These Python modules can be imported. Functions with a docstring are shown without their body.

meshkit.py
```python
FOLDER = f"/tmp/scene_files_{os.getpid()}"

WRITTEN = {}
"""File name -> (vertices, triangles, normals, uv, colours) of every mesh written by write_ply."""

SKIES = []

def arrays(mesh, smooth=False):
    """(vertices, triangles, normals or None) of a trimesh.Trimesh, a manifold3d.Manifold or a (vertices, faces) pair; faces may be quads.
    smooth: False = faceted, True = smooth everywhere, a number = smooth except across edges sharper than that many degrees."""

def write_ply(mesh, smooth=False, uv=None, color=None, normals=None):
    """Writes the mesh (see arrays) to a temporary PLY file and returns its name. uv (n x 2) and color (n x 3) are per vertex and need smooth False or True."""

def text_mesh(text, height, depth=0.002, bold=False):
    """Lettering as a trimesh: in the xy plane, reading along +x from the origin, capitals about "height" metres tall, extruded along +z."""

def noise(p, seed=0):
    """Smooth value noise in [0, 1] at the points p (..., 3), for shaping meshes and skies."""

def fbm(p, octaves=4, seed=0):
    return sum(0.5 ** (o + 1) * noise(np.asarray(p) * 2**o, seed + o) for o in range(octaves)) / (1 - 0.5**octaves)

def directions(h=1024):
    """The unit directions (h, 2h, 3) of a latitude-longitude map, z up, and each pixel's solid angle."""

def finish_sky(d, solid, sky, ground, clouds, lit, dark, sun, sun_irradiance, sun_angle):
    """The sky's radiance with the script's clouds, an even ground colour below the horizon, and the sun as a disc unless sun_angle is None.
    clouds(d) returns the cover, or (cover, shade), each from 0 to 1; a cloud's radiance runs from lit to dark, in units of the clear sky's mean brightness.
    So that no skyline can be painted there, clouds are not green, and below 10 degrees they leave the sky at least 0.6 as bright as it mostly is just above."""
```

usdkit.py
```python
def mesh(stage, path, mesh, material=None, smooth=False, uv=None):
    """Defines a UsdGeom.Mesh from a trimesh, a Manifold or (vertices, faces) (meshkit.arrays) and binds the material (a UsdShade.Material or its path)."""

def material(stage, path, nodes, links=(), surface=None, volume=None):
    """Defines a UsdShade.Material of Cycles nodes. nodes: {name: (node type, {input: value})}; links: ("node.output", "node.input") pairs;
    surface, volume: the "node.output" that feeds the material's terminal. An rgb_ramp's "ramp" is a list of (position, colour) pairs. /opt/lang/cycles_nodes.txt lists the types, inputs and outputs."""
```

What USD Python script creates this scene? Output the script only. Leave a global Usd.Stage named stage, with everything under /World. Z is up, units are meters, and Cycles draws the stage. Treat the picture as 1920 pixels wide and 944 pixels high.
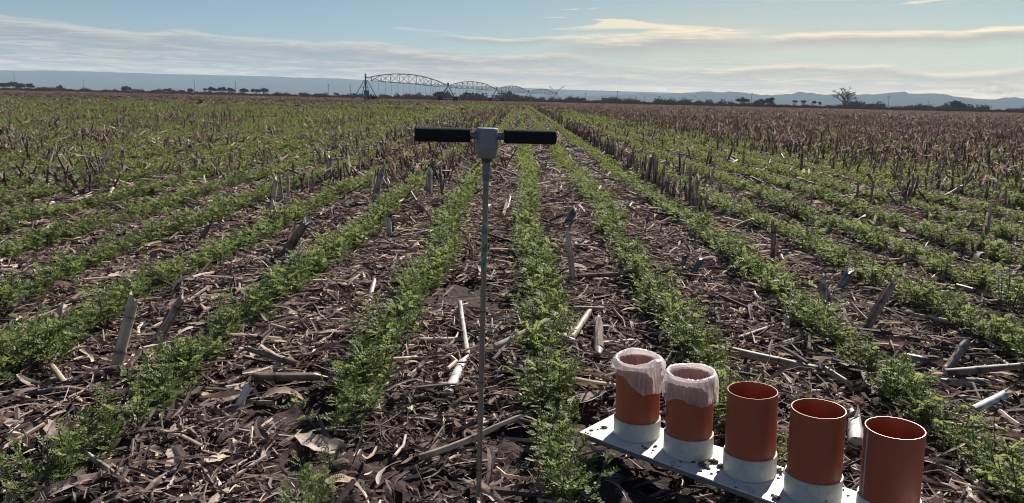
import math, numpy as np, trimesh, usdkit
import meshkit
from meshkit import noise, fbm
from pxr import Usd, UsdGeom, UsdLux, UsdShade, Gf, Sdf, Vt

stage = Usd.Stage.CreateInMemory()
UsdGeom.Xform.Define(stage, '/World')
PI = math.pi

# ------------------------------------------------------------------ camera
F = 960 / math.tan(math.radians(34)); H = .88            # focal length in photo pixels, eye height
ROLL, PITCH, YAW = math.atan(.0224), math.atan(285 / F), math.atan(8 / F)
c_f = np.array([-math.sin(YAW) * math.cos(PITCH), math.cos(YAW) * math.cos(PITCH), -math.sin(PITCH)])
_r = np.cross(c_f, [0, 0, 1]); _r /= np.linalg.norm(_r); _u = np.cross(_r, c_f)
c_r = _r * math.cos(ROLL) + _u * math.sin(ROLL); c_u = _u * math.cos(ROLL) - _r * math.sin(ROLL)
EYE = np.array([0, 0, H])
cam = UsdGeom.Camera.Define(stage, '/World/camera')
cam.CreateHorizontalApertureAttr(36.); cam.CreateFocalLengthAttr(18 / math.tan(math.radians(34)))
cam.CreateClippingRangeAttr(Gf.Vec2f(.05, 1e5))
_m = np.eye(4); _m[0, :3] = c_r; _m[1, :3] = c_u; _m[2, :3] = -c_f; _m[3, :3] = EYE
cam.AddTransformOp().Set(Gf.Matrix4d(*_m.ravel().tolist()))
EXPOSURE = 1.0
cam.CreateExposureAttr(EXPOSURE)

def ray(x, y): return c_f + c_r * (x - 960) / F + c_u * (472 - y) / F
def at(x, y, z=0.):
    d = ray(x, y); return EYE + d * (z - H) / d[2]
def at_depth(x, y, Y):
    d = ray(x, y); return EYE + d * Y / d[1]
def pix(p):
    q = np.asarray(p, float) - EYE; w = q @ c_f
    w = np.where(w < .05, .05, w)
    return np.stack([960 + F * (q @ c_r) / w, 472 - F * (q @ c_u) / w], -1)

# ------------------------------------------------------------------ node graphs
class G:
    """a small node graph builder: every call adds a node and returns 'name.output'"""
    def __init__(s): s.n, s.l, s.k = {}, [], 0
    def add(s, kind, out, **inp):
        s.k += 1; name = 'n%d' % s.k; vals = {}
        for k, v in inp.items():
            if isinstance(v, str) and '.' in v and v.split('.')[0] in s.n: s.l.append((v, name + '.' + k))
            else: vals[k] = v
        s.n[name] = (kind, vals); return name + '.' + out
    def math(s, op, a, b=0., c=0., clamp=False): return s.add('math', 'value', math_type=op, value1=a, value2=b, value3=c, use_clamp=clamp)
    def step(s, v, a, b, lo=0., hi=1.): return s.add('map_range', 'result', range_type='smoothstep', value=v, from_min=a, from_max=b, to_min=lo, to_max=hi, clamp=True)
    def lin(s, v, a, b, lo=0., hi=1.): return s.add('map_range', 'result', range_type='linear', value=v, from_min=a, from_max=b, to_min=lo, to_max=hi, clamp=True)
    def mix(s, fac, a, b, kind='mix'): return s.add('mix', 'color', mix_type=kind, fac=fac, color1=a, color2=b)
    def noise(s, vec, scale, detail=3., rough=.55, out='fac', dist=0.): return s.add('noise_texture', out, vector=vec, scale=scale, detail=detail, roughness=rough, distortion=dist)
    def noise2(s, x, y, scale, detail=3., rough=.55, dist=0.): return s.add('noise_texture', 'fac', dimensions='2D', vector=s.xyz(x, y, 0.), scale=scale, detail=detail, roughness=rough, distortion=dist)
    def noise1(s, x, seed, scale, detail=3., rough=.55): return s.add('noise_texture', 'fac', dimensions='1D', w=s.math('add', x, seed), scale=scale, detail=detail, roughness=rough)
    def xyz(s, a=0., b=0., c=0.): return s.add('combine_xyz', 'vector', x=a, y=b, z=c)
    def ramp(s, fac, stops): return s.add('rgb_ramp', 'color', fac=fac, ramp=stops)
    def make(s, name, surface=None, volume=None): return usdkit.material(stage, '/World/Looks/' + name, s.n, s.l, surface=surface, volume=volume)

# ------------------------------------------------------------------ sky and sun
AZ, EL = math.radians(30), math.radians(36)
SUN = np.array([math.sin(AZ) * math.cos(EL), math.cos(AZ) * math.cos(EL), math.sin(EL)])
SKY = .05
def sky_material():
    g = G()
    d = g.add('texture_coordinate', 'generated')
    s = g.add('separate_xyz', 'x', vector=d); k = s.split('.')[0]
    az = g.math('arctan2', k + '.x', k + '.y'); el = k + '.z'
    clear = g.add('sky_texture', 'color', sky_type='single_scattering', sun_disc=False, sun_elevation=EL, sun_rotation=AZ, aerosol_density=.02)
    toward = g.add('vector_math', 'value', math_type='dot_product', vector1=d, vector2=tuple(SUN))
    warm = g.step(toward, .55, .92)
    clear = g.mix(1., clear, g.mix(warm, (.53, .595, .68), (.71, .66, .56)), 'multiply')
    bright = g.mix(warm, (7.7, 7.0, 5.8), (12.8, 10.2, 6.4))
    grey = g.mix(warm, (3.2, 3.3, 3.4), (4.8, 4.2, 3.4))
    # strongly flattened cloud coordinates
    n1 = g.noise2(az, g.math('multiply', el, 15.), 4.2, 4., .58, .6)
    fine = g.noise2(g.math('multiply', az, 2.), g.math('multiply', el, 34.), 7., 5., .65, 1.1)
    n2 = fine; n3 = n1
    # a soft low deck that thins out upwards and towards the right
    top = g.math('add', g.math('add', .056, g.math('multiply', az, -.020)), g.math('multiply', g.math('subtract', n1, .5), .05))
    deck = g.math('multiply', g.step(g.math('subtract', top, el), -.010, .022), g.lin(az, -.1, .55, .80, .60))
    lit = g.math('add', g.math('multiply', g.step(n2, .40, .66), .65), g.math('multiply', g.step(el, .030, .008), .5), clamp=True)
    veil = g.math('multiply', g.step(g.math('absolute', g.math('subtract', az, .30)), .34, .04), g.step(el, .150, .06))
    veil = g.math('multiply', veil, g.lin(n3, .25, .75, .35, .95))
    col = g.mix(g.math('multiply', veil, .70), clear, g.mix(.45, grey, bright))
    col = g.mix(deck, col, g.mix(lit, grey, bright))
    # long sheets of cloud, each with a bright upper edge over a grey underside: top at az 0, slope, ragged edge, thickness, from, to, soft ends, cover, light, seed
    for a0, b, amp, th, l, r, sf, cov, li, sd in (
            (.060, -.024, .014, .030, -2.2, -.02, .16, .80, .85, 1.), (.080, .012, .008, .013, -.15, .16, .10, .75, .95, 2.), (.057, -.016, .016, .022, -.24, .14, .10, .90, .75, 3.),
            (.080, .044, .018, .040, .00, .33, .12, .90, 1.0, 4.), (.040, -.010, .018, .026, -.14, .20, .12, .80, .55, 5.), (.083, .010, .010, .023, .25, 1.9, .10, .90, 1.0, 6.),
            (.050, -.010, .014, .021, .13, 1.6, .12, .88, .80, 7.), (.030, .0, .012, .016, .02, .5, .15, .6, .5, 8.), (.026, -.004, .014, .018, -1.2, -.1, .2, .5, .9, 9.)):
        w = g.noise1(az, sd * 3.7, 5.5, 3., .5)
        c = g.math('add', g.math('add', a0, g.math('multiply', az, b)), g.math('multiply', g.math('subtract', w, .5), amp * 2))
        dd = g.math('subtract', c, el)
        m = g.math('multiply', g.step(dd, -.0008, .0035), g.step(dd, th, th * .35))
        m = g.math('multiply', m, g.math('multiply', g.step(az, l, l + sf), g.step(az, r, r - sf)))
        m = g.math('multiply', m, g.lin(fine, .30, .58, .30, 1.))
        lt = g.math('add', g.step(dd, th * .50, th * .08), g.math('multiply', g.math('subtract', fine, .5), 1.5), clamp=True)
        col = g.mix(g.math('multiply', m, cov), col, g.mix(g.math('multiply', lt, li), grey, bright))
    puff = g.math('multiply', g.math('multiply', g.step(n1, .66, .72), g.step(el, .16, .10)), g.step(el, .075, .095))
    col = g.mix(g.math('multiply', puff, .7), col, bright)
    low = g.step(el, .055, .0)          # the air before the horizon dims what lies behind it
    col = g.mix(low, col, g.mix(1., col, (1.42, 1.24, 1.0), 'multiply'))
    col = g.mix(g.step(el, -.002, -.02), col, (2.2, 2.0, 1.8))
    bg = g.add('background_shader', 'background', color=col, strength=SKY)
    return g.make('sky_look', surface=bg)
dome = UsdLux.DomeLight.Define(stage, '/World/sky')
UsdShade.MaterialBindingAPI.Apply(dome.GetPrim()).Bind(sky_material())
dome.GetPrim().SetCustomDataByKey('kind', 'structure')
sun = UsdLux.DistantLight.Define(stage, '/World/sun')
sun.CreateNormalizeAttr(True); sun.CreateIntensityAttr(1.25); sun.CreateAngleAttr(.5); sun.CreateColorAttr(Gf.Vec3f(1., .93, .82))
_x = np.cross([0, 0, 1], SUN); _x /= np.linalg.norm(_x)
_m = np.eye(4); _m[0, :3] = _x; _m[1, :3] = np.cross(SUN, _x); _m[2, :3] = SUN
sun.AddTransformOp().Set(Gf.Matrix4d(*_m.ravel().tolist()))

# ------------------------------------------------------------------ prims, names, labels
LOOKS, _names = {}, {}
def numbered(parent, name):
    k = _names.get((parent, name), 0); _names[(parent, name)] = k + 1
    return '%s/%s' % (parent, name) if k == 0 else '%s/%s_%03d' % (parent, name, k)
def tag(p, label=None, cat=None, group=None, kind=None):
    p = p.GetPrim() if hasattr(p, 'GetPrim') else p
    for k, v in (('label', label), ('category', cat), ('group', group), ('kind', kind)):
        if v: p.SetCustomDataByKey(k, v)
    return p
def obj(name, mesh, mat, parent='/World', smooth=False, tone=None):
    """one Mesh prim; tone: a value per vertex that the straw and stalk materials turn into a colour"""
    path = numbered(parent if isinstance(parent, str) else str(parent.GetPath()), name)
    m = usdkit.mesh(stage, path, mesh, '/World/Looks/' + mat, smooth=smooth)
    if tone is not None:
        UsdGeom.PrimvarsAPI(m).CreatePrimvar('tone', Sdf.ValueTypeNames.FloatArray, 'vertex').Set(Vt.FloatArray.FromNumpy(np.asarray(tone, np.float32)))
    return m.GetPrim()
def frame(x, z):
    """rotation rows from a wanted x and z axis"""
    z = np.asarray(z, float) / np.linalg.norm(z); y = np.cross(z, x); y /= np.linalg.norm(y)
    return np.stack([np.cross(y, z), y, z])
def thing(name, loc=(0, 0, 0), rot=None, scale=1., parent='/World'):
    path = numbered(parent, name)
    x = UsdGeom.Xform.Define(stage, path)
    m = np.eye(4); m[:3, :3] = (np.eye(3) if rot is None else rot) * scale; m[3, :3] = loc
    x.AddTransformOp().Set(Gf.Matrix4d(*m.ravel().tolist()))
    return x.GetPrim()
def copy_of(source, name, loc, rot, scale=1.):
    o = thing(name, loc, rot, scale); o.GetReferences().AddInternalReference(source); o.SetInstanceable(True)
    return o
SRC = stage.CreateClassPrim('/World/sources')
def source(name):
    return UsdGeom.Xform.Define(stage, numbered('/World/sources', name)).GetPrim()
def lean(yaw, tilt, tilt_dir):
    """rows of the rotation: turned about z by yaw, then tipped by tilt towards tilt_dir"""
    z = np.array([math.sin(tilt) * math.cos(tilt_dir), math.sin(tilt) * math.sin(tilt_dir), math.cos(tilt)])
    return frame([math.cos(yaw), math.sin(yaw), .001], z)
def instancer(name, protos, pos, yaw, tilt, tdir, scale, idx, parent='/World'):
    """a PointInstancer; protos: lists of (mesh name, mesh, material, tone)"""
    path = numbered(parent, name)
    pi = UsdGeom.PointInstancer.Define(stage, path)
    targets = []
    for parts in protos:
        x = UsdGeom.Xform.Define(stage, numbered(path, 'piece'))
        for nm, me, ma, to in parts: obj(nm, me, ma, x.GetPrim(), tone=to)
        targets.append(x.GetPath())
    pi.CreatePrototypesRel().SetTargets(targets)
    n = len(pos)
    # quaternion: tilt about the horizontal axis across tdir, after yaw about z
    qy = np.stack([np.cos(yaw / 2), 0 * yaw, 0 * yaw, np.sin(yaw / 2)], 1)
    ax = np.stack([-np.sin(tdir), np.cos(tdir), 0 * tdir], 1)
    qt = np.concatenate([np.cos(tilt / 2)[:, None], ax * np.sin(tilt / 2)[:, None]], 1)
    w1, v1, w2, v2 = qt[:, :1], qt[:, 1:], qy[:, :1], qy[:, 1:]
    w = w1 * w2 - (v1 * v2).sum(1, keepdims=True); v = w1 * v2 + w2 * v1 + np.cross(v1, v2)
    pi.CreatePositionsAttr(Vt.Vec3fArray.FromNumpy(np.asarray(pos, np.float32)))
    pi.CreateOrientationsAttr(Vt.QuathArray([Gf.Quath(float(a), float(b[0]), float(b[1]), float(b[2])) for a, b in zip(w[:, 0], v)]))
    sc = np.asarray(scale, np.float32); sc = np.repeat(sc[:, None], 3, 1) if sc.ndim == 1 else sc
    pi.CreateScalesAttr(Vt.Vec3fArray.FromNumpy(np.ascontiguousarray(sc)))
    pi.CreateProtoIndicesAttr(Vt.IntArray.FromNumpy(np.asarray(idx, np.int32)))
    return pi.GetPrim()

# ------------------------------------------------------------------ materials
def straw_look(name, stops, translucent=.25, rough=.75, fibre=0.):
    g = G()
    pos = g.add('geometry', 'position'); ob = g.add('texture_coordinate', 'object')
    t = g.add('attribute', 'fac', attribute='tone')
    rnd = g.add('object_info', 'random')
    n = g.noise(pos, 55., 1., .6)
    t = g.math('add', t, g.math('multiply', g.math('subtract', n, .5), .45))
    t = g.math('add', t, g.math('multiply', g.math('subtract', rnd, .5), .16))
    if fibre:
        st = g.noise(g.add('mapping', 'vector', vector=ob, scale=(260., 260., 9.)), 1., 3., .6)
        t = g.math('add', t, g.math('multiply', g.math('subtract', st, .5), fibre))
    c = g.ramp(t, stops)
    p = g.add('principled_bsdf', 'BSDF', base_color=c, roughness=rough, specular_ior_level=.28)
    out = p
    if translucent:
        tr = g.add('translucent_bsdf', 'BSDF', color=g.mix(1., c, (1., .92, .84), 'multiply'))
        out = g.add('mix_closure', 'closure', fac=translucent, closure1=p, closure2=tr)
    g.make(name, surface=out)
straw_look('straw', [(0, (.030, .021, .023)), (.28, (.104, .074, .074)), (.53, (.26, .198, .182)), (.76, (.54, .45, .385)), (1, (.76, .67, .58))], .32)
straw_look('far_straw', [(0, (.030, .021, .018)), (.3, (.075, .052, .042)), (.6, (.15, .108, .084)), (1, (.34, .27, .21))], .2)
straw_look('stalk', [(0, (.035, .024, .020)), (.3, (.14, .10, .08)), (.6, (.32, .25, .195)), (.82, (.44, .37, .295)), (1, (.60, .54, .46))], 0, .6, .35)
straw_look('grey_stalk', [(0, (.03, .026, .027)), (.35, (.13, .112, .107)), (.65, (.33, .30, .285)), (1, (.64, .61, .57))], 0, .5, .45)
straw_look('stubble', [(0, (.050, .037, .036)), (.4, (.145, .108, .098)), (.7, (.30, .235, .205)), (1, (.60, .53, .47))], .36)

def leaf_look(name, c1, c2, tr, fac=.38, spec=.0):
    g = G()
    pos = g.add('geometry', 'position'); rnd = g.add('object_info', 'random')
    n = g.noise(pos, 7., 3., .55); m = g.noise(pos, 130., 1., .5)
    k = g.math('add', g.math('multiply', n, .75), g.math('multiply', m, .35)); k = g.math('add', k, g.math('multiply', rnd, .2))
    t = g.lin(k, .35, .95)
    c = g.mix(t, c1, c2)
    p = g.add('principled_bsdf', 'BSDF', base_color=c, roughness=.55, specular_ior_level=spec)
    q = g.add('translucent_bsdf', 'BSDF', color=g.mix(t, tuple(.8 * v for v in tr), tr))
    g.make(name, surface=g.add('mix_closure', 'closure', fac=fac, closure1=p, closure2=q))
leaf_look('legume_leaf', (.072, .104, .040), (.150, .188, .078), (.31, .37, .12), .42, .24)
leaf_look('far_legume_leaf', (.068, .095, .038), (.130, .152, .062), (.255, .295, .10), .40)
leaf_look('yellow_leaf', (.16, .17, .03), (.30, .28, .06), (.4, .38, .06))
leaf_look('tree_leaf', (.024, .026, .023), (.052, .050, .042), (.04, .042, .03), .1)
leaf_look('red_shrub_leaf', (.065, .036, .028), (.11, .062, .046), (.10, .055, .035), .15)
leaf_look('legume_stem', (.07, .11, .04), (.13, .16, .07), (.1, .16, .04), .1)

def plain(name, col, rough=.5, metal=0., var=.12, scale=30., bump=0., spec=.5, stretch=(1, 1, 1), dirt=None, specks=None):
    g = G()
    ob = g.add('texture_coordinate', 'object')
    v = g.add('mapping', 'vector', vector=ob, scale=stretch)
    n = g.noise(v, scale, 4., .6)
    c = g.mix(g.lin(n, .3, .7), tuple(x * (1 - var) for x in col), tuple(min(1, x * (1 + var)) for x in col))
    if dirt:
        dn = g.noise(ob, dirt[0], 6., .65); c = g.mix(g.step(dn, dirt[1], dirt[1] + .12, 0., dirt[3]), c, dirt[2])
    if specks:
        dn = g.math('add', g.noise(ob, specks[0], 2., .6), g.math('multiply', g.math('subtract', g.noise(ob, 9., 2., .5), .5), .35)); c = g.mix(g.step(dn, specks[1], specks[1] + .05, 0., specks[3]), c, specks[2])
    p = g.add('principled_bsdf', 'BSDF', base_color=c, roughness=g.lin(n, .2, .8, max(.05, rough - .1), rough + .1), metallic=metal, specular_ior_level=spec)
    if bump:
        b = g.add('bump', 'normal', height=n, strength=bump, distance=.002); g.l.append((b, p.split('.')[0] + '.normal'))
    g.make(name, surface=p)
plain('terracotta_plastic', (.30, .070, .033), .42, var=.06, scale=9., stretch=(1, 1, .25), dirt=(17., .54, (.19, .075, .048), .55), specks=(60., .70, (.34, .17, .11), .5))
plain('white_plastic', (.44, .43, .40), .4, var=.04, scale=14., dirt=(20., .55, (.26, .21, .17), .5), specks=(90., .70, (.20, .15, .12), .45))
plain('white_board', (.58, .58, .57), .55, var=.07, scale=8., dirt=(16., .52, (.30, .26, .23), .55), specks=(150., .67, (.10, .08, .065), .8))
plain('board_edge', (.17, .145, .12), .7, var=.2, scale=40., stretch=(.2, 1, 3))
plain('foam_grip', (.012, .012, .014), .9, var=.3, scale=400., bump=.8, spec=.2)
plain('grey_metal', (.14, .15, .165), .42, .75, .12, 25.)
plain('cast_metal', (.19, .20, .205), .55, .35, .14, 40., .2)
plain('beige_metal', (.20, .18, .145), .5, .3, .16, 40.)
plain('dark_metal', (.07, .065, .065), .45, .6, .3, 40.)
plain('rod_steel', (.20, .165, .135), .42, .35, .25, 18., .2, stretch=(1, 1, .35), dirt=(30., .58, (.10, .075, .06), .6))
plain('green_paint', (.045, .14, .10), .5, .1, .35, 60., dirt=(70., .46, (.28, .26, .24), .85))
plain('galvanised_steel', (.13, .145, .16), .85, 0., .15, 1., spec=.1)
plain('blue_cabinet', (.06, .12, .20), .5)
plain('tyre_rubber', (.015, .015, .016), .85)
plain('bark', (.10, .088, .08), .95, scale=2., spec=.1)
plain('pole_wood', (.075, .065, .06), .85)
plain('soil_clod', (.12, .092, .078), .95, var=.4, scale=90., bump=.6, spec=.1)
plain('print_ink', (.72, .72, .70), .5)
plain('stripe_print', (.26, .28, .30), .5, var=.1)

def soil_material():
    g = G()
    pos = g.add('geometry', 'position'); x = g.add('separate_xyz', 'x', vector=pos); k = x.split('.')[0]
    n1 = g.noise(pos, 2.2, 4., .55); n2 = g.noise(pos, 34., 5., .65)
    c = g.mix(n1, (.040, .028, .029), (.080, .058, .056))
    c = g.mix(g.step(n2, .35, .75), g.mix(1., c, (.62, .6, .6), 'multiply'), c)
    # beyond the pieces that are built: a far field of straw and stubble
    dist = g.add('vector_math', 'value', math_type='length', vector1=pos)
    far = g.ramp(g.noise(g.add('mapping', 'vector', vector=pos, scale=(.02, .006, 1.)), 1., 4., .6), [(.3, (.105, .072, .052)), (.7, (.165, .120, .090))])
    c = g.mix(g.step(dist, 25., 90.), c, far)
    farther = g.ramp(g.noise(g.add('mapping', 'vector', vector=pos, scale=(.0011, .0022, 1.)), 1., 3., .5), [(.35, (.07, .07, .045)), (.65, (.13, .10, .075))])
    c = g.mix(g.step(dist, 420., 900.), c, farther)
    b = g.add('bump', 'normal', height=n2, strength=.7, distance=.02)
    g.make('soil', surface=g.add('principled_bsdf', 'BSDF', base_color=c, roughness=.95, specular_ior_level=.12, normal=b))
soil_material()
def hill_material():
    g = G(); pos = g.add('geometry', 'position')
    n = g.noise(pos, .004, 5., .6)
    g.make('hillside', surface=g.add('diffuse_bsdf', 'BSDF', color=g.ramp(n, [(.3, (.028, .036, .030)), (.7, (.055, .058, .046))])))
hill_material()
def bag_material():
    g = G(); pos = g.add('geometry', 'position')
    d = g.add('diffuse_bsdf', 'BSDF', color=(.93, .90, .91)); t = g.add('translucent_bsdf', 'BSDF', color=(.93, .89, .90))
    gl = g.add('glossy_bsdf', 'BSDF', color=(.95, .95, .95), roughness=.16); cl = g.add('transparent_bsdf', 'BSDF', color=(.97, .95, .95))
    b = g.add('bump', 'normal', height=g.noise(pos, 110., 5., .65), strength=.3, distance=.004)
    for q in (d, gl): g.l.append((b, q.split('.')[0] + '.normal'))
    a = g.add('mix_closure', 'closure', fac=.5, closure1=d, closure2=t)
    a = g.add('mix_closure', 'closure', fac=.14, closure1=a, closure2=gl)
    edge = g.add('layer_weight', 'facing', blend=.45)          # film seen edge on, or crumpled, is denser
    k = g.math('add', g.lin(g.noise(pos, 28., 2., .5), .35, .65, .0, .30), g.math('multiply', edge, .75), clamp=True)
    g.make('bag_film', surface=g.add('mix_closure', 'closure', fac=g.lin(k, 0., 1., .72, .14), closure1=a, closure2=cl))
bag_material()

# ------------------------------------------------------------------ mesh helpers
class MB:
    """collects vertices, triangles and tones of one mesh"""
    def __init__(s): s.v, s.f, s.t, s.n = [], [], [], 0
    def add(s, v, f, t=None):
        v = np.asarray(v, float).reshape(-1, 3); f = np.asarray(f, int).reshape(-1, 3)
        s.v.append(v); s.f.append(f + s.n); s.n += len(v)
        s.t.append(np.full(len(v), .5) if t is None else np.broadcast_to(np.asarray(t, float), (len(v),)))
        return s
    def mesh(s): return np.vstack(s.v), np.vstack(s.f)
    def tone(s): return np.concatenate(s.t)
    def part(s, name, mat): return (name, s.mesh(), mat, s.tone())
    def tri(s, m): return s.add(m.vertices, m.faces)
def grid_faces(rows, cols, wrap=False):
    i, j = np.meshgrid(np.arange(rows - 1), np.arange(cols if wrap else cols - 1), indexing='ij')
    a, b = i * cols + j, i * cols + (j + 1) % cols; c, d = a + cols, b + cols
    return np.stack([np.stack([a, b, d], -1), np.stack([a, d, c], -1)], -2).reshape(-1, 3)
def tube(points, radii, sides=6, cap=True):
    p = np.asarray(points, float); r = np.broadcast_to(np.asarray(radii, float), (len(p),))
    d = np.gradient(p, axis=0); d /= np.linalg.norm(d, axis=1, keepdims=True) + 1e-12
    ref = np.array([0, 0, 1.]) if abs(d[0][2]) < .9 else np.array([1., 0, 0])
    s = np.cross(d, ref); s /= np.linalg.norm(s, axis=1, keepdims=True) + 1e-12; q = np.cross(s, d)
    a = np.arange(sides) * 2 * PI / sides
    v = p[:, None] + r[:, None, None] * (np.cos(a)[None, :, None] * s[:, None] + np.sin(a)[None, :, None] * q[:, None])
    v = v.reshape(-1, 3); f = grid_faces(len(p), sides, True)[:, ::-1]
    if cap:
        n = len(v); v = np.vstack([v, p[0], p[-1]]); j = np.arange(sides); k = (j + 1) % sides
        b = (len(p) - 1) * sides
        f = np.vstack([f, np.stack([j, k, 0 * j + n], 1), np.stack([b + k, b + j, 0 * j + n + 1], 1)])
    return v, f
def lathe(profile, n=64):
    """profile: (r, z) from the bottom outside, turned about z"""
    p = np.asarray(profile, float); a = np.arange(n) * 2 * PI / n
    v = np.stack([p[:, :1] * np.cos(a), p[:, :1] * np.sin(a), np.repeat(p[:, 1:], n, 1)], -1).reshape(-1, 3)
    return v, grid_faces(len(p), n, True)
def bevel_box(lo, hi, b):
    import manifold3d
    lo, hi = np.asarray(lo, float), np.asarray(hi, float); pts = []
    for sx in (0, 1):
        for sy in (0, 1):
            for sz in (0, 1):
                c = np.where([sx, sy, sz], hi, lo); o = np.where([sx, sy, sz], -b, b)
                for k in range(3):
                    q = c.copy(); q[[i for i in range(3) if i != k]] += o[[i for i in range(3) if i != k]]; pts.append(q)
    return trimesh.convex.convex_hull(np.array(pts))
def ribbons(rng, xy, L, W, z, seg=5, curl=1.6, bend=1.2, twist=1.5, across=3, pitch=.18, tone=None):
    """dry leaf blades lying about: arrays xy (n,2), L, W, z (n,)"""
    n = len(L); t = np.linspace(0, 1, seg + 1)
    yaw = rng.uniform(0, 2 * PI, n)[:, None] + rng.normal(0, curl, n)[:, None] * (t - .5)
    pit = rng.normal(0, pitch, n)[:, None] + rng.normal(0, bend, n)[:, None] * (t - .5)
    step = np.stack([np.cos(yaw) * np.cos(pit), np.sin(yaw) * np.cos(pit), np.sin(pit)], -1) * (L / seg)[:, None, None]
    c = np.cumsum(step, 1); c -= c.mean(1, keepdims=True)
    roll = rng.normal(0, .45, n)[:, None] + rng.normal(0, twist, n)[:, None] * (t - .5)
    side = np.stack([-np.sin(yaw), np.cos(yaw), 0 * yaw], -1); d = step / np.linalg.norm(step, axis=-1, keepdims=True); up = np.cross(d, side)
    s = side * np.cos(roll)[..., None] + up * np.sin(roll)[..., None]; nn = np.cross(d, s)
    w = W[:, None] * (np.clip(np.sin(PI * (t * .86 + .09)), .1, 1) ** .6) * (1 + rng.normal(0, .16, (n, seg + 1)))
    cup = rng.uniform(.1, .45, n)[:, None]
    u = np.linspace(-1, 1, across)
    v = c[:, :, None] + s[:, :, None] * (w[..., None] * u * .5)[..., None] + nn[:, :, None] * ((np.abs(u) - .5) * (w * cup)[..., None])[..., None]
    v[..., 2] += (z - v[..., 2].min((1, 2)))[:, None, None]
    v[..., :2] += xy[:, None, None]
    f = grid_faces(seg + 1, across); k = (seg + 1) * across
    f = (f[None] + (np.arange(n) * k)[:, None, None]).reshape(-1, 3)
    tn = np.repeat(rng.uniform(0, 1, n) if tone is None else tone, k)
    return v.reshape(-1, 3), f, tn
def cards(rng, c, size, flat=.5, aspect=.6):
    """small leaf-shaped quads at the points c, turned at random"""
    n = len(c); a = rng.normal(size=(n, 3)); a[:, 2] *= flat; a /= np.linalg.norm(a, axis=1, keepdims=True)
    b = np.cross(a, rng.normal(size=(n, 3))); b /= np.linalg.norm(b, axis=1, keepdims=True)
    s = np.broadcast_to(np.asarray(size, float), (n,))[:, None]
    v = np.stack([c - a * s, c + b * s * aspect, c + a * s, c - b * s * aspect], 1).reshape(-1, 3)
    i = np.arange(n)[:, None] * 4
    return v, np.vstack([i + [0, 1, 2], i + [0, 2, 3]])

# ------------------------------------------------------------------ ground
ROW0, GAP = .10, .54                                       # first crop row right of the probe, row spacing
def gz(x, y):
    """height of the ground"""
    x = np.asarray(x, float); y = np.asarray(y, float); o = np.zeros_like(x)
    fade = 1 / (1 + (np.hypot(x, y) / 30) ** 2)
    z = .05 * (fbm(np.stack([x * 1.1, y * .7, o], -1), 3, 5) - .5) + .03 * (fbm(np.stack([x * 5, y * 5, o], -1), 2, 9) - .5)
    u_ = .77 * (x - .43) - .64 * (y - 1.72); w_ = .64 * (x - .43) + .77 * (y - 1.72)          # hollowed a little where the board lies
    dip = np.clip((.55 - np.abs(u_)) / .12, 0, 1) * np.clip((.20 - np.abs(w_)) / .10, 0, 1)
    return fade * (z + .010 * np.cos(2 * PI * (x - ROW0) / GAP)) * (1 - .7 * dip) - .034 * dip
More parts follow.
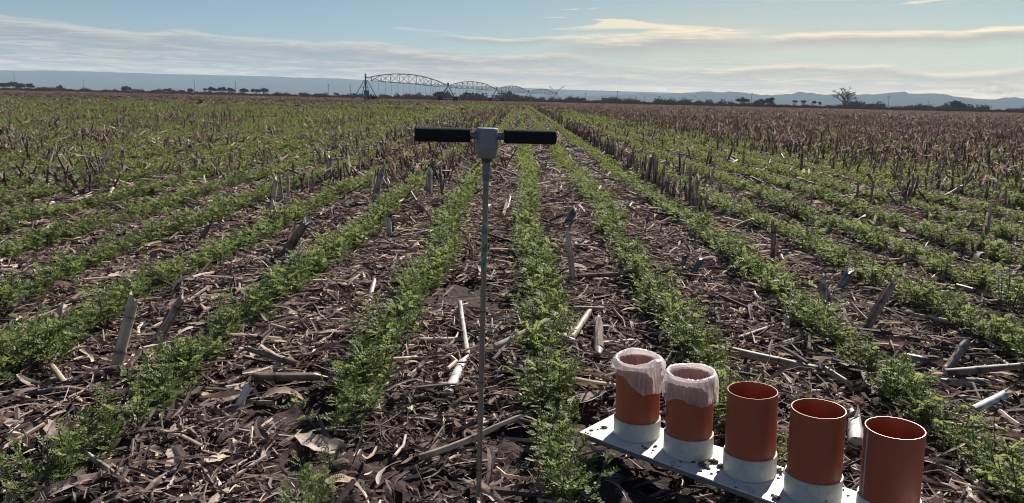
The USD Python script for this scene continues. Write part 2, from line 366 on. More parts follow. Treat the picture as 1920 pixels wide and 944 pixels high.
def build_ground():
    ang = np.concatenate([np.linspace(-48, 48, 460), np.linspace(48, 312, 54)[1:-1]]); ang = np.radians(90 - ang)
    rad = [.05, .4, .8]
    while rad[-1] < 12000: rad.append(rad[-1] * (1.0085 if rad[-1] < 14 else 1.02 if rad[-1] < 80 else 1.15))
    rad = np.array(rad); R, A = np.meshgrid(rad, ang, indexing='ij')
    x, y = R * np.cos(A), R * np.sin(A); z = gz(x, y)
    near = R < 30
    clod = np.zeros_like(x); p = np.stack([x[near], y[near], 0 * x[near]], -1)
    clod[near] = .045 * (fbm(p * 21, 3, 3) - .5) / (1 + (R[near] / 9) ** 2)
    v = np.stack([x, y, z + clod], -1).reshape(-1, 3)
    f = grid_faces(len(rad), len(ang), True)
    v = np.vstack([v, [0, 0, 0]]); j = np.arange(len(ang)); f = np.vstack([f, np.stack([(j + 1) % len(ang), j, 0 * j + len(v) - 1], 1)])
    tag(obj('ground', (v, f[:, ::-1]), 'soil', smooth=True), kind='structure')
build_ground()

# hills far off: two ranges, each with its own distance and depth
def hills(name, prof, dist, depth, rough, seed):
    px = np.linspace(prof[0][0], prof[-1][0], 260)
    d = np.array([ray(x, 187 + .0224 * (x - 960)) for x in px]); az = np.arctan2(d[:, 0], d[:, 1])
    yc = np.interp(px, *np.array(prof, float).T)
    el = (187 + .0224 * (px - 960) - yc) / F * np.cos(az)
    u = np.linspace(-1, 1, 25)
    Rr = dist + depth * u[:, None] + 0 * az[None]
    x, y = Rr * np.sin(az), Rr * np.cos(az)
    shape = np.clip(1 - np.abs(u), 0, 1) ** .8
    n = fbm(np.stack([x / 420, y / 420, 0 * x], -1), 4, seed) - .5
    crest = dist * np.tan(el) + H + rough * 75 * (fbm(np.stack([px / 19., 0 * px, 0 * px], -1), 4, seed + 5) - .5)
    z = shape[:, None] * crest[None] * (1 + rough * n * (1.15 - shape[:, None])) - 2
    z += rough * 22 * (fbm(np.stack([x / 160, y / 160, 0 * x], -1), 3, seed + 1) - .5) * shape[:, None]
    tag(obj(name, (np.stack([x, y, z], -1).reshape(-1, 3), grid_faces(25, 260)), 'hillside', smooth=True), kind='structure')
hills('hills', [(-420, 128), (0, 133), (150, 135), (300, 140), (480, 144), (640, 149), (760, 156), (860, 161), (960, 165), (1060, 169), (1200, 173), (1350, 178), (1600, 184), (2200, 197)], 8600, 1500, .10, 3)
hills('hills', [(820, 186), (1000, 181), (1100, 178), (1200, 177), (1290, 174), (1340, 172), (1400, 176), (1450, 180), (1490, 174), (1540, 177), (1600, 180), (1640, 177), (1670, 174), (1740, 178), (1780, 180), (1850, 187), (1920, 183), (2010, 180), (2300, 184)], 6200, 900, .35, 11)

# ------------------------------------------------------------------ maize stalks, leaves, crop plants: the shapes
def stalk_mb(rng, L, r, sides=12, node=.12, dirt=.06, base=None, bow=.0, ragged=.014):
    nodes = np.arange(rng.uniform(.03, node), L - .012, node * rng.uniform(.85, 1.15))
    zs = np.unique(np.round(np.concatenate([np.linspace(0, L, 7), nodes, nodes - .006, nodes + .006]), 4)); zs = zs[(zs >= 0) & (zs <= L)]
    a = np.arange(sides) * 2 * PI / sides; ph = rng.uniform(0, 6.28)
    rid = 1 + rng.normal(0, .045, sides); rid *= 1 + .10 * np.cos(2 * (a - ph))
    bulge = sum((np.exp(-((zs - q) / .0055) ** 2) for q in nodes), 0 * zs)
    rr = r * (1.04 - .16 * zs / L) * (1 + .16 * bulge)
    top = np.abs(rng.normal(0, ragged, sides)) + ragged * 1.4 * np.cos(a - rng.uniform(0, 6.28))
    v = np.stack([rr[:, None] * rid * np.cos(a), rr[:, None] * rid * np.sin(a), zs[:, None] + 0 * a], -1)
    v[..., 0] += bow * (zs[:, None] / L) ** 2
    v[-1, :, 2] += top
    f = grid_faces(len(zs), sides, True)
    base = rng.uniform(.42, .72) if base is None else base
    t = base + rng.normal(0, .10, sides)[None] + 0 * zs[:, None] - .38 * bulge[:, None] - .30 * np.exp(-zs / max(dirt, 1e-3))[:, None]
    # hollow, pale pith at the cut
    ring = v[-1] * [1, 1, 1]; c = ring.mean(0); inner = c + (ring - c) * .72; inner[:, 2] -= .006; mid = c - [0, 0, .012]
    n0 = (v.shape[0] + 1) * sides; j = np.arange(sides); k = (j + 1) % sides; e = v.shape[0] * sides
    f2 = np.vstack([np.stack([e + j, n0 + k, n0 + j], 1), np.stack([e + j, e + k, n0 + k], 1), np.stack([n0 + j, n0 + k, 0 * j + n0 + sides], 1)])
    m = MB(); m.add(np.vstack([v.reshape(-1, 3), ring, inner, mid]), np.vstack([f, f2]), np.concatenate([t.ravel(), np.full(2 * sides + 1, .8)]))
    bot = np.arange(sides); m.add(np.vstack([v[0], v[0].mean(0)]), np.stack([(bot + 1) % sides, bot, 0 * bot + sides], 1), .6)
    return m
def sheath_mb(rng, L, r, n=2):
    """torn leaf sheaths that wrap a stalk and peel away from it"""
    m = MB()
    for _ in range(n):
        z0 = rng.uniform(0, .45) * L; ln = rng.uniform(.4, .75) * L; span = rng.uniform(1.2, 3.4); a0 = rng.uniform(0, 6.28); peel = rng.uniform(.2, 2.2) * r
        u = np.linspace(0, 1, 6); w = np.linspace(-.5, .5, 6)
        U, Wd = np.meshgrid(u, w, indexing='ij')
        an = a0 + Wd * span * (1 - .75 * U ** 2); rad = r * 1.12 + peel * U ** 2.5 + rng.normal(0, .0012, U.shape)
        z = z0 + ln * U - np.maximum(0, U - .7) * peel * rng.uniform(0, 4)
        m.add(np.stack([rad * np.cos(an), rad * np.sin(an), z], -1).reshape(-1, 3), grid_faces(6, 6), rng.uniform(.25, .85) + rng.normal(0, .06, 36))
    return m
def husk_mb(rng, L, W, bend=1.5):
    m = MB(); m.add(*ribbons(rng, np.zeros((1, 2)), np.array([L]), np.array([W]), np.zeros(1), 9, .9, bend, 1.3 * min(1, bend), 5, .25 * min(1, bend), tone=np.array([rng.uniform(.45, .95)])))
    v, f, t = m.v[0], m.f[0], m.t[0]
    m.t[0] = t + rng.normal(0, .05, len(t)); return m

def leaf_pts(rng, base, d, up, L, pairs, size):
    """one compound leaf: leaflets in pairs along a drooping midrib"""
    m = MB(); side = np.cross(d, up); side /= np.linalg.norm(side); up2 = np.cross(side, d)
    s = np.linspace(.12, 1, pairs); curve = rng.uniform(-.1, .35)
    cen = base + d * (s * L)[:, None] - up2 * (curve * L * s ** 2)[:, None]
    V, Fc = [], []; k = 0
    for i in range(pairs):
        for sg in (-1, 1):
            sz = size * (1.05 - .5 * abs(s[i] - .45)) * rng.uniform(.85, 1.15)
            o = side * sg * rng.uniform(.75, 1.0) + d * rng.uniform(.35, .7) + up2 * rng.uniform(-.05, .45); o /= np.linalg.norm(o)
            w = np.cross(o, up2 + rng.normal(0, .25, 3)); w /= np.linalg.norm(w); p = cen[i]
            V += [p, p + o * sz * .38 + w * sz * .27, p + o * sz * .8 + w * sz * .20, p + o * sz, p + o * sz * .8 - w * sz * .20, p + o * sz * .38 - w * sz * .27]
            Fc += [[k, k + 1, k + 5], [k + 1, k + 4, k + 5], [k + 1, k + 2, k + 4], [k + 2, k + 3, k + 4]]; k += 6
    return np.array(V), np.array(Fc), cen
def plant_parts(seed, h=.15, stems=8, leaves=7, pairs=6):
    rng = np.random.default_rng(seed); lv, st = MB(), MB()
    for _ in range(stems):
        az = rng.uniform(0, 2 * PI); inc = rng.uniform(.12, .88); L = h * rng.uniform(.75, 1.2) / (.45 + .55 * math.cos(inc))
        u = np.linspace(0, 1, 6); out = np.array([math.cos(az), math.sin(az), 0]); b = rng.normal(0, .012, 3) * [1, 1, 0]
        ang = inc * (1 - .45 * u); p = b + np.cumsum(np.stack([np.sin(ang) * out[0], np.sin(ang) * out[1], np.cos(ang)], -1) * (L / 5), 0) - [0, 0, .02]
        st.add(*tube(p, np.linspace(.0024, .0011, 6), 4, False))
        for i in range(leaves):
            q = rng.uniform(.22, 1.); c = np.array([np.interp(q, u, p[:, j]) for j in range(3)])
            a2 = az + (1 if i % 2 else -1) * rng.uniform(.4, 1.9); el = rng.uniform(-.05, .9)
            d = np.array([math.cos(a2) * math.cos(el), math.sin(a2) * math.cos(el), math.sin(el)])
            v, f, cen = leaf_pts(rng, c, d, np.array([0, 0, 1.]) + rng.normal(0, .2, 3), rng.uniform(.034, .055), pairs, rng.uniform(.0105, .0145))
            lv.add(v, f); st.add(*tube([c, cen[len(cen) // 2], cen[-1]], [.0008, .0007, .0005], 3, False))
    return lv, st
PLANT_KINDS = [plant_parts(100 + i, .125 + .010 * (i % 4), 7 + i % 3, 8, 6) for i in range(7)]
def clump_mb(seed, lx, ly, h, n, size):
    rng = np.random.default_rng(seed); c = rng.uniform(-1, 1, (n, 3)); c[:, 2] = rng.uniform(.1, 1, n)
    c[:, 2] *= np.clip(1.15 - .75 * c[:, 0] ** 2, .2, 1) * rng.uniform(.75, 1.1, n)
    m = MB(); m.add(*cards(rng, c * [lx, ly, h], size * rng.uniform(.7, 1.3, n), .8)); return m

# ------------------------------------------------------------------ where the crop and the stubble grow
RNG = np.random.default_rng(7)
def in_view(x, y, z=.1, margin=60):
    q = pix(np.stack([x, y, 0 * x + z], -1))
    return (q[:, 0] > -margin) & (q[:, 0] < 1920 + margin) & (q[:, 1] < 944 + margin * 1.6) & (y > .6)
def row_points(i, y0, y1, sp):
    n = int((y1 - y0) / sp); y = y0 + (np.arange(n) + RNG.uniform(-.45, .45, n)) * sp
    return ROW0 + GAP * i + .028 * np.sin(y * .9 + i * 1.7) + .018 * np.sin(y * 2.3 + i) + RNG.normal(0, .018, n), y
def crop_chance(x, y):
    d = noise(np.stack([x * 1.2, y * .9, 0 * x], -1), 31)
    p = np.where(d < .08, .5, 1.) * np.where((x > -1.8) & (x < .35), np.clip(.75 + .6 * (y - 1.8), .75, 1), 1.)
    p = np.where((x < -1.5) & (y > 4), p * np.clip(.62 + .8 * fbm(np.stack([x * .5, y * .4, 0 * x], -1), 3, 41), .6, 1), p)
    p = np.where(x > 4.7, np.clip(1. - .016 * (y - 6), 0, .9), p)
    edge = 58 + 50 * fbm(np.stack([x * .16, y * .08, 0 * x], -1), 3, 4)
    far = np.where(np.abs(x - .3) < 1.2, 130., np.where(x < 0, edge + np.clip(40 - 2.2 * np.abs(x), 0, 40), 75 - 2 * np.clip(x - 2, 0, 12)))
    return p * np.clip((far - y) / 34, 0, 1)
px_, py_ = [], []
for i in range(-80, 22):
    a, b = row_points(i, .75 if -6 < i < 6 else 2., 26, .074); px_.append(a); py_.append(b)
px_ = np.concatenate(px_); py_ = np.concatenate(py_)
k_ = in_view(px_, py_, .1, 90) & (RNG.uniform(size=len(px_)) < crop_chance(px_, py_))
px_, py_ = px_[k_], py_[k_]

# ------------------------------------------------------------------ the sample board, its tubes and the probe
B_N = np.array([-.035, .0, 1.]); B_N /= np.linalg.norm(B_N)
B_P = np.array([.45, 1.7, .060])
def on_board(x, y):
    d = ray(x, y); return EYE + d * ((B_P - EYE) @ B_N) / (d @ B_N)
T1, T4 = on_board(1194, 813), on_board(1523, 925)
B_R = frame((T4 - T1) / np.linalg.norm(T4 - T1), B_N)      # rows: along the board, across it (away from the eye), up
def bl(p): return (np.asarray(p) - T1) @ B_R.T
STEP = np.linalg.norm(T4 - T1) / 3
def build_board():
    fl, fr, bk = bl(on_board(1090, 808)), bl(on_board(1440, 944)), bl(on_board(1335, 833))
    y0 = (fl[1] + fr[1]) / 2; y1 = bk[1]; x0 = fl[0]; x1 = 4 * STEP + .20
    t = thing('sample_board', T1, B_R)
    tag(t, 'long narrow white board lying on the ground under the terracotta tubes', 'board')
    obj('top_sheet', bevel_box((x0, y0, -.003), (x1, y1, 0), .0008), 'white_board', t)
    obj('core_panel', bevel_box((x0 + .001, y0 + .001, -.0145), (x1 - .001, y1 - .001, -.0032), .0006), 'board_edge', t)
    return x0, x1, y0, y1
BX0, BX1, BY0, BY1 = build_board()
TUBE_TALES = ['terracotta tube at the far left end of the white board, under a loosely draped bag',
              'second terracotta tube from the left, topped by a neatly folded plastic bag',
              'middle terracotta tube on the board, open and bare rimmed',
              'open terracotta tube on the board just left of the striped one',
              'rightmost terracotta tube, with a thin grey printed stripe down its side']
R_T, R_C, H_T = .0550, .0585, .193
tubes = []
for k in range(5):
    off = [0, .001, 0, 0, .004][k]
    base = T1 + B_R[0] * STEP * k + B_R[1] * off + B_N * .0006
    if k in (1, 2): base = on_board((1290, 1405)[k - 1], (846, 883)[k - 1]) + B_N * .0006
    tw = [.02, .0, -.03, .01, .0][k]
    t = thing('sample_tube', base, frame(B_R[0], B_N + B_R[0] * tw * .4))
    tag(t, TUBE_TALES[k], 'tube', None)
    ri = R_T - .0034
    obj('pipe', lathe([(ri, .004), (R_T - .001, .004), (R_T, .006), (R_T, H_T - .0012), (R_T - .001, H_T), (ri + .0008, H_T), (ri, H_T - .0008), (ri, .004)], 80), 'terracotta_plastic', t, smooth=40)
    hc = [.047, .050, .049, .048, .048][k]
    obj('collar', lathe([(R_T + .0003, 0), (R_C - .0006, 0), (R_C, .0008), (R_C, hc - .001), (R_C - .001, hc), (R_T + .0003, hc)], 80), 'white_plastic', t, smooth=40)
    obj('collar_floor', lathe([(.0005, .0005), (R_T + .0002, .0005), (R_T + .0002, .0035), (.0005, .0035)], 40), 'white_plastic', t)
    if k == 4:
        # printed stripe running down the pipe, with small marks on it
        a0 = math.atan2(*(np.array([-.67, -.74])[::-1])); n = 5; aa = a0 + np.linspace(-.055, .055, n)
        zz = np.array([.050, H_T - .004]); rr = R_T + .0004
        v = np.array([[rr * math.cos(a), rr * math.sin(a), z] for z in zz for a in aa])
        s = obj('printed_stripe', (v, grid_faces(2, n)), 'stripe_print', t, smooth=True)
        m = MB(); rg = np.random.default_rng(3); z = .055
        while z < H_T - .012:
            h = rg.uniform(.0016, .0042); w = rg.uniform(.014, .03); rr = R_T + .0008
            v = np.array([[rr * math.cos(a0 + q), rr * math.sin(a0 + q), zz] for zz in (z, z + h) for q in (-w, w)]); m.add(v, [[0, 1, 3], [0, 3, 2]]); z += h + rg.uniform(.0012, .004)
        obj('printed_marks', m.mesh(), 'print_ink', str(s.GetPath()).rsplit('/', 1)[0])
    tubes.append((base, t))
def build_bag(k, label, skirt, depth, seed, wing):
    base, _ = tubes[k]; rng = np.random.default_rng(seed); n = 260
    a = np.arange(n) * 2 * PI / n; ca, sa = np.cos(a), np.sin(a)
    sk = skirt(a) + .020 * (fbm(np.stack([ca * 2.2, sa * 2.2, 0 * a], -1), 2, seed + 3) - .5)
    ins, outs = np.linspace(1, 0, 14), np.linspace(0, 1, 30)
    rows = []
    def wr(rad, z, amp, seed2, fr=5.): return amp * (1.5 * np.abs(fbm(np.stack([ca * fr * 1.6, sa * fr * 1.6, 0 * a + z * 22], -1), 2, seed2) - .5) + .5 * np.abs(fbm(np.stack([ca * fr * 2.2 + z * 9, sa * fr * 2.6, 0 * a + z * 7], -1), 2, seed2 + 9) - .5) - .18)
    rim = .004 + .008 * (fbm(np.stack([ca * 2.4, sa * 2.4, 0 * a], -1), 3, seed) - .2) + wing(a) * .6
    for u in ins: rows.append((R_T - .006 - .004 * u + wr(0, u * .02, .010 * (.3 + u), seed), H_T - depth * u + rim * (1 - u) ** 3))
    rows.append((R_T + .0005 + wr(0, 0, .004, seed + 1) + wing(a) * .25, H_T + rim + .0035))
    for u in outs[1:]:
        flare = .0025 + .0045 * math.sin(PI * min(1, u * 1.15)) + .004 * u
        rows.append((R_T + flare + np.abs(wr(0, u * .03, .022 * (.35 + .7 * u), seed + 2, 3.6)) + wing(a) * (.5 + .6 * u), H_T + rim * (1 - u) ** 2 - sk * u + .0015 * (1 - u)))
    v = np.stack([np.stack([r * ca, r * sa, z + 0 * a], -1) for r, z in rows]).reshape(-1, 3)
    t = thing('plastic_bag', base, frame(B_R[0], B_N)); tag(t, label, 'plastic bag')
    obj('bag_film', (v, grid_faces(len(rows), n, True)), 'bag_film', t, smooth=True)
def skirt_1(a):   # short on the left, hanging low to the right towards the eye
    return .016 + .058 * np.exp(-((np.angle(np.exp(1j * (a + .55)))) / .75) ** 2) + .006 * np.sin(3 * a) + .012 * np.exp(-((np.angle(np.exp(1j * (a - 2.4)))) / .8) ** 2)
build_bag(0, 'crumpled clear plastic bag draped lopsidedly over the leftmost tube', skirt_1, .09, 4,
          lambda a: .016 * np.exp(-((np.angle(np.exp(1j * (a + .15)))) / .38) ** 2) + .010 * np.exp(-((np.angle(np.exp(1j * (a - 2.5)))) / .5) ** 2))
build_bag(1, 'clear plastic bag folded in an even cuff over the second tube from the left', lambda a: .053 + .005 * np.sin(2 * a + 1) + .004 * np.sin(5 * a), .10, 9, lambda a: .003 * np.exp(-((np.angle(np.exp(1j * (a + .3)))) / .5) ** 2))
def crumbs():
    rng = np.random.default_rng(12)
    spots = [(1133, 803), (1121, 806), (1109, 808), (1147, 816), (1226, 826), (1229, 838), (1224, 845), (1218, 812), (1234, 815), (1338, 868), (1341, 864), (1352, 876), (1334, 889), (1320, 874), (1323, 877), (1329, 880), (1346, 886), (1205, 838), (1300, 868), (1276, 867), (1272, 876), (1457, 884), (1463, 890), (1459, 898), (1449, 930), (1455, 936), (1452, 942), (1210, 842), (1462, 880), (1314, 884), (1222, 850), (1187, 843), (1580, 920), (1590, 930), (1260, 874), (1380, 915)]
    big = {0: .006, 4: .004, 9: .008, 11: .007, 13: .009, 14: .006, 21: .007, 25: .007}
    for i, (x, y) in enumerate(spots):
        s = big.get(i, rng.uniform(.0016, .0036)); m = trimesh.creation.icosphere(2)
        v = m.vertices * (1 + 1.7 * (fbm(m.vertices * 1.9 + i * 5, 3, i) - .5))[:, None] * s * [rng.uniform(.8, 1.5), rng.uniform(.6, 1.1), rng.uniform(.4, .8)]
        o = obj('soil_crumb', (v + on_board(x, y) + B_N * s * .42, m.faces), 'soil_clod', smooth=40)
        tag(o, 'dark crumb of soil on the white board between the tubes', 'soil crumb', 'crumbs of soil on the white board')
crumbs()
def build_probe():
    Y = 1.54; S = Y / c_f[1] / F * 1.0
    top, bot = at_depth(913, 262, Y), at_depth(897, 944, Y); ax = top - bot; ax /= np.linalg.norm(ax)
    foot = top - ax * (top[2] + .12) / ax[2]
    z = lambda y: np.linalg.norm(at_depth(897 + 16 * (944 - y) / 682., y, Y) - foot)   # height along the shaft of a photo row
    w = lambda px: px * Y / F * 1.02 / 2
    bar = at_depth(1042, 257, Y + .02) - at_depth(783, 249, Y - .02); bar /= np.linalg.norm(bar)
    t = thing('soil_probe', foot, frame(bar, ax)); b2 = (bar @ frame(bar, ax).T)
    tag(t, 'steel soil probe with a black foam T handle pushed upright into the field', 'soil probe')
    zt = z(241); zc = z(255)
    rod = obj('rod', lathe([(.001, 0), (.0045, .0), (w(10.6), .05), (w(10.4), z(338)), (.001, z(338))], 32), 'rod_steel', t, smooth=40)
    obj('paint_band', lathe([(w(10.4) + .00025, z(506)), (w(10.4) + .0004, z(503)), (w(10.4) + .0004, z(418)), (w(10.4) + .00025, z(415))], 32), 'green_paint', rod, smooth=True)
    for y in (584, 716, 880): obj('depth_mark', lathe([(w(10.5), z(y + 1.5)), (w(11.2), z(y + 1)), (w(11.2), z(y - 1)), (w(10.5), z(y - 1.5))], 32), 'dark_metal', rod, smooth=True)
    obj('coupling', lathe([(w(10), z(339)), (w(13.5), z(338)), (w(14.5), z(330)), (w(15.5), z(328)), (w(15.5), z(325)), (w(14.2), z(323)), (w(14.6), z(304)), (w(12), z(303))], 32), 'grey_metal', t, smooth=40)
    obj('neck', lathe([(w(12), z(306)), (w(17), z(304)), (w(20), z(298)), (w(30), z(294)), (w(30), z(292))], 40), 'dark_metal', t, smooth=40)
    obj('lower_cup', lathe([(w(26), z(297)), (w(32), z(296)), (w(37), z(290)), (w(41), z(279)), (w(41), z(277.4)), (w(36), z(277))], 48), 'beige_metal', t, smooth=40)
    obj('hub', lathe([(w(34), z(278)), (w(42.5), z(277.2)), (w(43.2), z(275.5)), (w(42), z(272)), (w(40), z(268)), (w(39.2), z(262)), (w(39.2), z(250)), (w(40.5), z(245)), (w(40.2), z(242.5)), (w(38), z(240.8)), (w(30), z(240)), (.001, z(239.6))], 48), 'cast_metal', t, smooth=40)
    X = np.array([1, 0, 0])
    for s, x0, x1 in ((-1, 30, 131), (1, 31, 128)):
        p = lambda d: np.array([s * w(2 * d), 0, zc])
        obj('handle_bar', tube([p(14), p(x0 + 6)], w(14.5), 28), 'grey_metal', t, smooth=50)
        g = [(x0, 9), (x0 + .8, 12), (x0 + 2, 12.9), (x0 + 30, 13.1), (x0 + 60, 13.0), (x1 - 4, 13.0), (x1 - 1.5, 12.2), (x1 - .3, 10), (x1, 7)]
        obj('grip', tube([p(a) for a, _ in g], [w(2 * r) for _, r in g], 36), 'foam_grip', t, smooth=50)
build_probe()

# ------------------------------------------------------------------ the crop: near plants one by one, the rest as rows
ROW_TALES = {-3: 'third row left of the probe', -2: 'second row left of the probe', -1: 'first row left of the probe',
             0: 'row just right of the probe', 1: 'row behind the terracotta tubes', 2: 'first row right of the tubes',
             3: 'second row right of the tubes', 4: 'third row right of the tubes'}
def row_of(x): return int(round((x - ROW0) / GAP))
plant_src = []
for lv, st in PLANT_KINDS:
    s = source('legume_plant'); obj('leaves', lv.mesh(), 'legume_leaf', s); obj('stems', st.mesh(), 'legume_stem', s); plant_src.append(s.GetPath())
pz_ = gz(px_, py_)
# nothing grows through the board
d_ = (np.stack([px_, py_, pz_], -1) - T1) @ B_R.T
free = ~((d_[:, 0] > BX0 - .03) & (d_[:, 0] < BX1 + .05) & (d_[:, 1] > BY0 - .03) & (d_[:, 1] < BY1 + .04))
px_, py_, pz_ = px_[free], py_[free], pz_[free]
rows_ = np.round((px_ - ROW0) / GAP).astype(int)
scr = pix(np.stack([px_, py_, pz_ + .06], -1))
ok = (scr[:, 0] > -20) & (scr[:, 0] < 1940) & (scr[:, 1] < 990) & (rows_ >= -3) & (rows_ <= 4)
order = np.argsort(np.where(ok, py_, 1e9))[:300]
single = np.zeros(len(px_), bool); single[order[ok[order]]] = True
sizes = RNG.uniform(.60, .98, len(px_)) * np.clip(.80 + .24 * (py_ - 1.3), .82, 1.0)
yaws = RNG.uniform(0, 2 * PI, len(px_)); kinds = RNG.integers(0, 7, len(px_))
tl, td = np.abs(RNG.normal(0, .14, len(px_))), RNG.uniform(0, 2 * PI, len(px_))
for i in np.nonzero(single)[0]:
    o = copy_of(plant_src[kinds[i]], 'legume_plant', (px_[i], py_[i], pz_[i]), lean(yaws[i], tl[i], td[i]), sizes[i])
    far = 'lowest in the picture' if py_[i] < 2.3 else 'in the foreground' if py_[i] < 3.3 else 'farther up'
    tale = ROW_TALES[rows_[i]]
    tag(o, 'feathery green legume plant %s in the %s' % (far, tale), 'crop plant', 'plants %s in the %s' % (far, tale))
rest = ~single
near_lod = rest & (py_ < 8); far_lod = rest & (py_ >= 8)
o = instancer('crop_rows', [[('leaves', lv.mesh(), 'legume_leaf', None), ('stems', st.mesh(), 'legume_stem', None)] for lv, st in PLANT_KINDS],
          np.stack([px_, py_, pz_], -1)[near_lod], yaws[near_lod], tl[near_lod], td[near_lod], sizes[near_lod], kinds[near_lod])
tag(o, 'green feathery legume rows running away from the nearest plants', 'crop', kind='stuff')
mid = [clump_mb(300 + i, .095, .125, .145, 110, .0145) for i in range(5)]
o = instancer('crop_rows', [[m.part('leaves', 'far_legume_leaf')] for m in mid], np.stack([px_, py_, pz_], -1)[far_lod], yaws[far_lod], tl[far_lod] * .6, td[far_lod], sizes[far_lod] * 1.08, kinds[far_lod] % 5)
tag(o, 'green legume rows in the middle distance of the field', 'crop', kind='stuff')
fx, fy = [], []
for i in range(-190, 26):
    a, b = row_points(i, 26, 145, .55); fx.append(a); fy.append(b)
fx, fy = np.concatenate(fx), np.concatenate(fy)
k_ = in_view(fx, fy) & (RNG.uniform(size=len(fx)) < crop_chance(fx, fy)); fx, fy = fx[k_], fy[k_]; n = len(fx)
farp = [clump_mb(400 + i, .115, .36, .165, 130, .032) for i in range(4)]
o = instancer('crop_rows', [[m.part('leaves', 'far_legume_leaf')] for m in farp], np.stack([fx, fy, gz(fx, fy)], -1), RNG.normal(0, .08, n), 0 * fx, 0 * fx, RNG.uniform(.8, 1.15, n), RNG.integers(0, 4, n))
tag(o, 'far green crop rows converging toward the horizon', 'crop', kind='stuff')

def keep_off(x, y):
    d = (np.stack([x, y, 0 * x], -1) - T1) @ B_R.T
    return ~((d[:, 0] > BX0 - .12) & (d[:, 0] < BX1 + .12) & (d[:, 1] > BY0 - .12) & (d[:, 1] < BY1 + .16)) & (np.hypot(x + .05, y - 1.54) > .1)

# ------------------------------------------------------------------ straw litter between the rows
def litter_parts(seed, half, n_leaf, n_stick, lw=1.):
    rng = np.random.default_rng(seed); m = MB()
    xy = rng.uniform(-half, half, (n_leaf, 2)); L = rng.gamma(2.2, .0245, n_leaf) * lw + .017; W = rng.gamma(2.0, .0036, n_leaf) * lw + .0026
    m.add(*ribbons(rng, xy, L, W, np.abs(rng.normal(0, .013, n_leaf)), 4, .55, .6, 1.1, 2 if lw > 1.5 else 3, .16, tone=np.clip(np.where(rng.uniform(size=n_leaf) < .62, rng.beta(1.4, 3.4, n_leaf), rng.beta(2.4, 1.6, n_leaf)), 0, 1)))
    for _ in range(n_stick):
        L1 = rng.uniform(.03, .20) * lw; a = rng.uniform(0, 6.28); p = rng.normal(0, .16); c = np.array([*rng.uniform(-half, half, 2), abs(rng.normal(0, .016)) + .004])
        d = np.array([math.cos(a) * math.cos(p), math.sin(a) * math.cos(p), math.sin(p)]) * L1 / 2; b = rng.normal(0, .08, 3) * L1
        v, f = tube([c - d, c + b * [1, 1, .3], c + d], (.0012 + .0065 * rng.uniform() ** 2.5) * lw, 5); m.add(v, f, rng.beta(1.3, 1.6))
    return m
LIT = [litter_parts(500 + i, .24, 220, 64) for i in range(8)]
LIT2 = [litter_parts(520 + i, .5, 170, 40, 1.6) for i in range(6)]
LIT3 = [litter_parts(540 + i, 1.6, 150, 10, 4.5) for i in range(5)]
def scatter(n, y0, y1, x_half=.72):
    y = np.sqrt(RNG.uniform(y0 ** 2, y1 ** 2, n)); x = RNG.uniform(-x_half, x_half, n) * (y + .8)
    k = in_view(x, y, 0, 120); return x[k], y[k]
def litter(name, parts, x, y, lift, lo, hi, label, stale=None):
    n = len(x)
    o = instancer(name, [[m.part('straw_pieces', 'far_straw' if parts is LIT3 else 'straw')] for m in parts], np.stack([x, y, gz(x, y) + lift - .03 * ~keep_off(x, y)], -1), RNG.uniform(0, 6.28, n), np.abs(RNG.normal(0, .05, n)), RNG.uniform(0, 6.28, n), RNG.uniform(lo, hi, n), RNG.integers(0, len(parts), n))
    tag(o, label, 'straw', kind='stuff')
x, y = scatter(1350, 1.0, 9.0); k_ = RNG.uniform(size=len(x)) < np.clip(4.2 * (fbm(np.stack([x * 2.2, y * 1.8, 0 * x], -1), 3, 77) - .20), .75, 1); x, y = x[k_], y[k_]
x = np.where(RNG.uniform(size=len(x)) < .7, ROW0 + GAP * (np.floor((x - ROW0) / GAP) + .5) + RNG.normal(0, .11, len(x)), x)
litter('straw_litter', LIT, x, y, .006, .75, 1.2, 'brown shredded maize straw covering the soil between the near rows')
x, y = scatter(5200, .9, 4.2); n = len(x)
CLOD = []
for i in range(5):
    c_ = trimesh.creation.icosphere(1); CLOD.append((c_.vertices * (1 + 1.1 * (fbm(c_.vertices * 1.5 + 7 * i, 2, i) - .5))[:, None] * [1.2, 1, .7], c_.faces))
o = instancer('soil_crumbs', [[('crumb', c_, 'soil_clod', None)] for c_ in CLOD], np.stack([x, y, gz(x, y) + .002], -1), RNG.uniform(0, 6.28, n), RNG.uniform(0, .6, n), RNG.uniform(0, 6.28, n), RNG.gamma(2., .0028, n) + .002, RNG.integers(0, 5, n))
tag(o, 'crumbs and small clods of dark soil under the straw', 'soil', kind='stuff')
x, y = scatter(5200, 8.5, 48)
litter('straw_litter', LIT2, x, y, .008, .8, 1.3, 'brown maize straw between the rows farther off')
x, y = scatter(3600, 45, 260)
litter('straw_litter', LIT3, x, y, .02, .8, 1.5, 'far brown straw cover on the field')

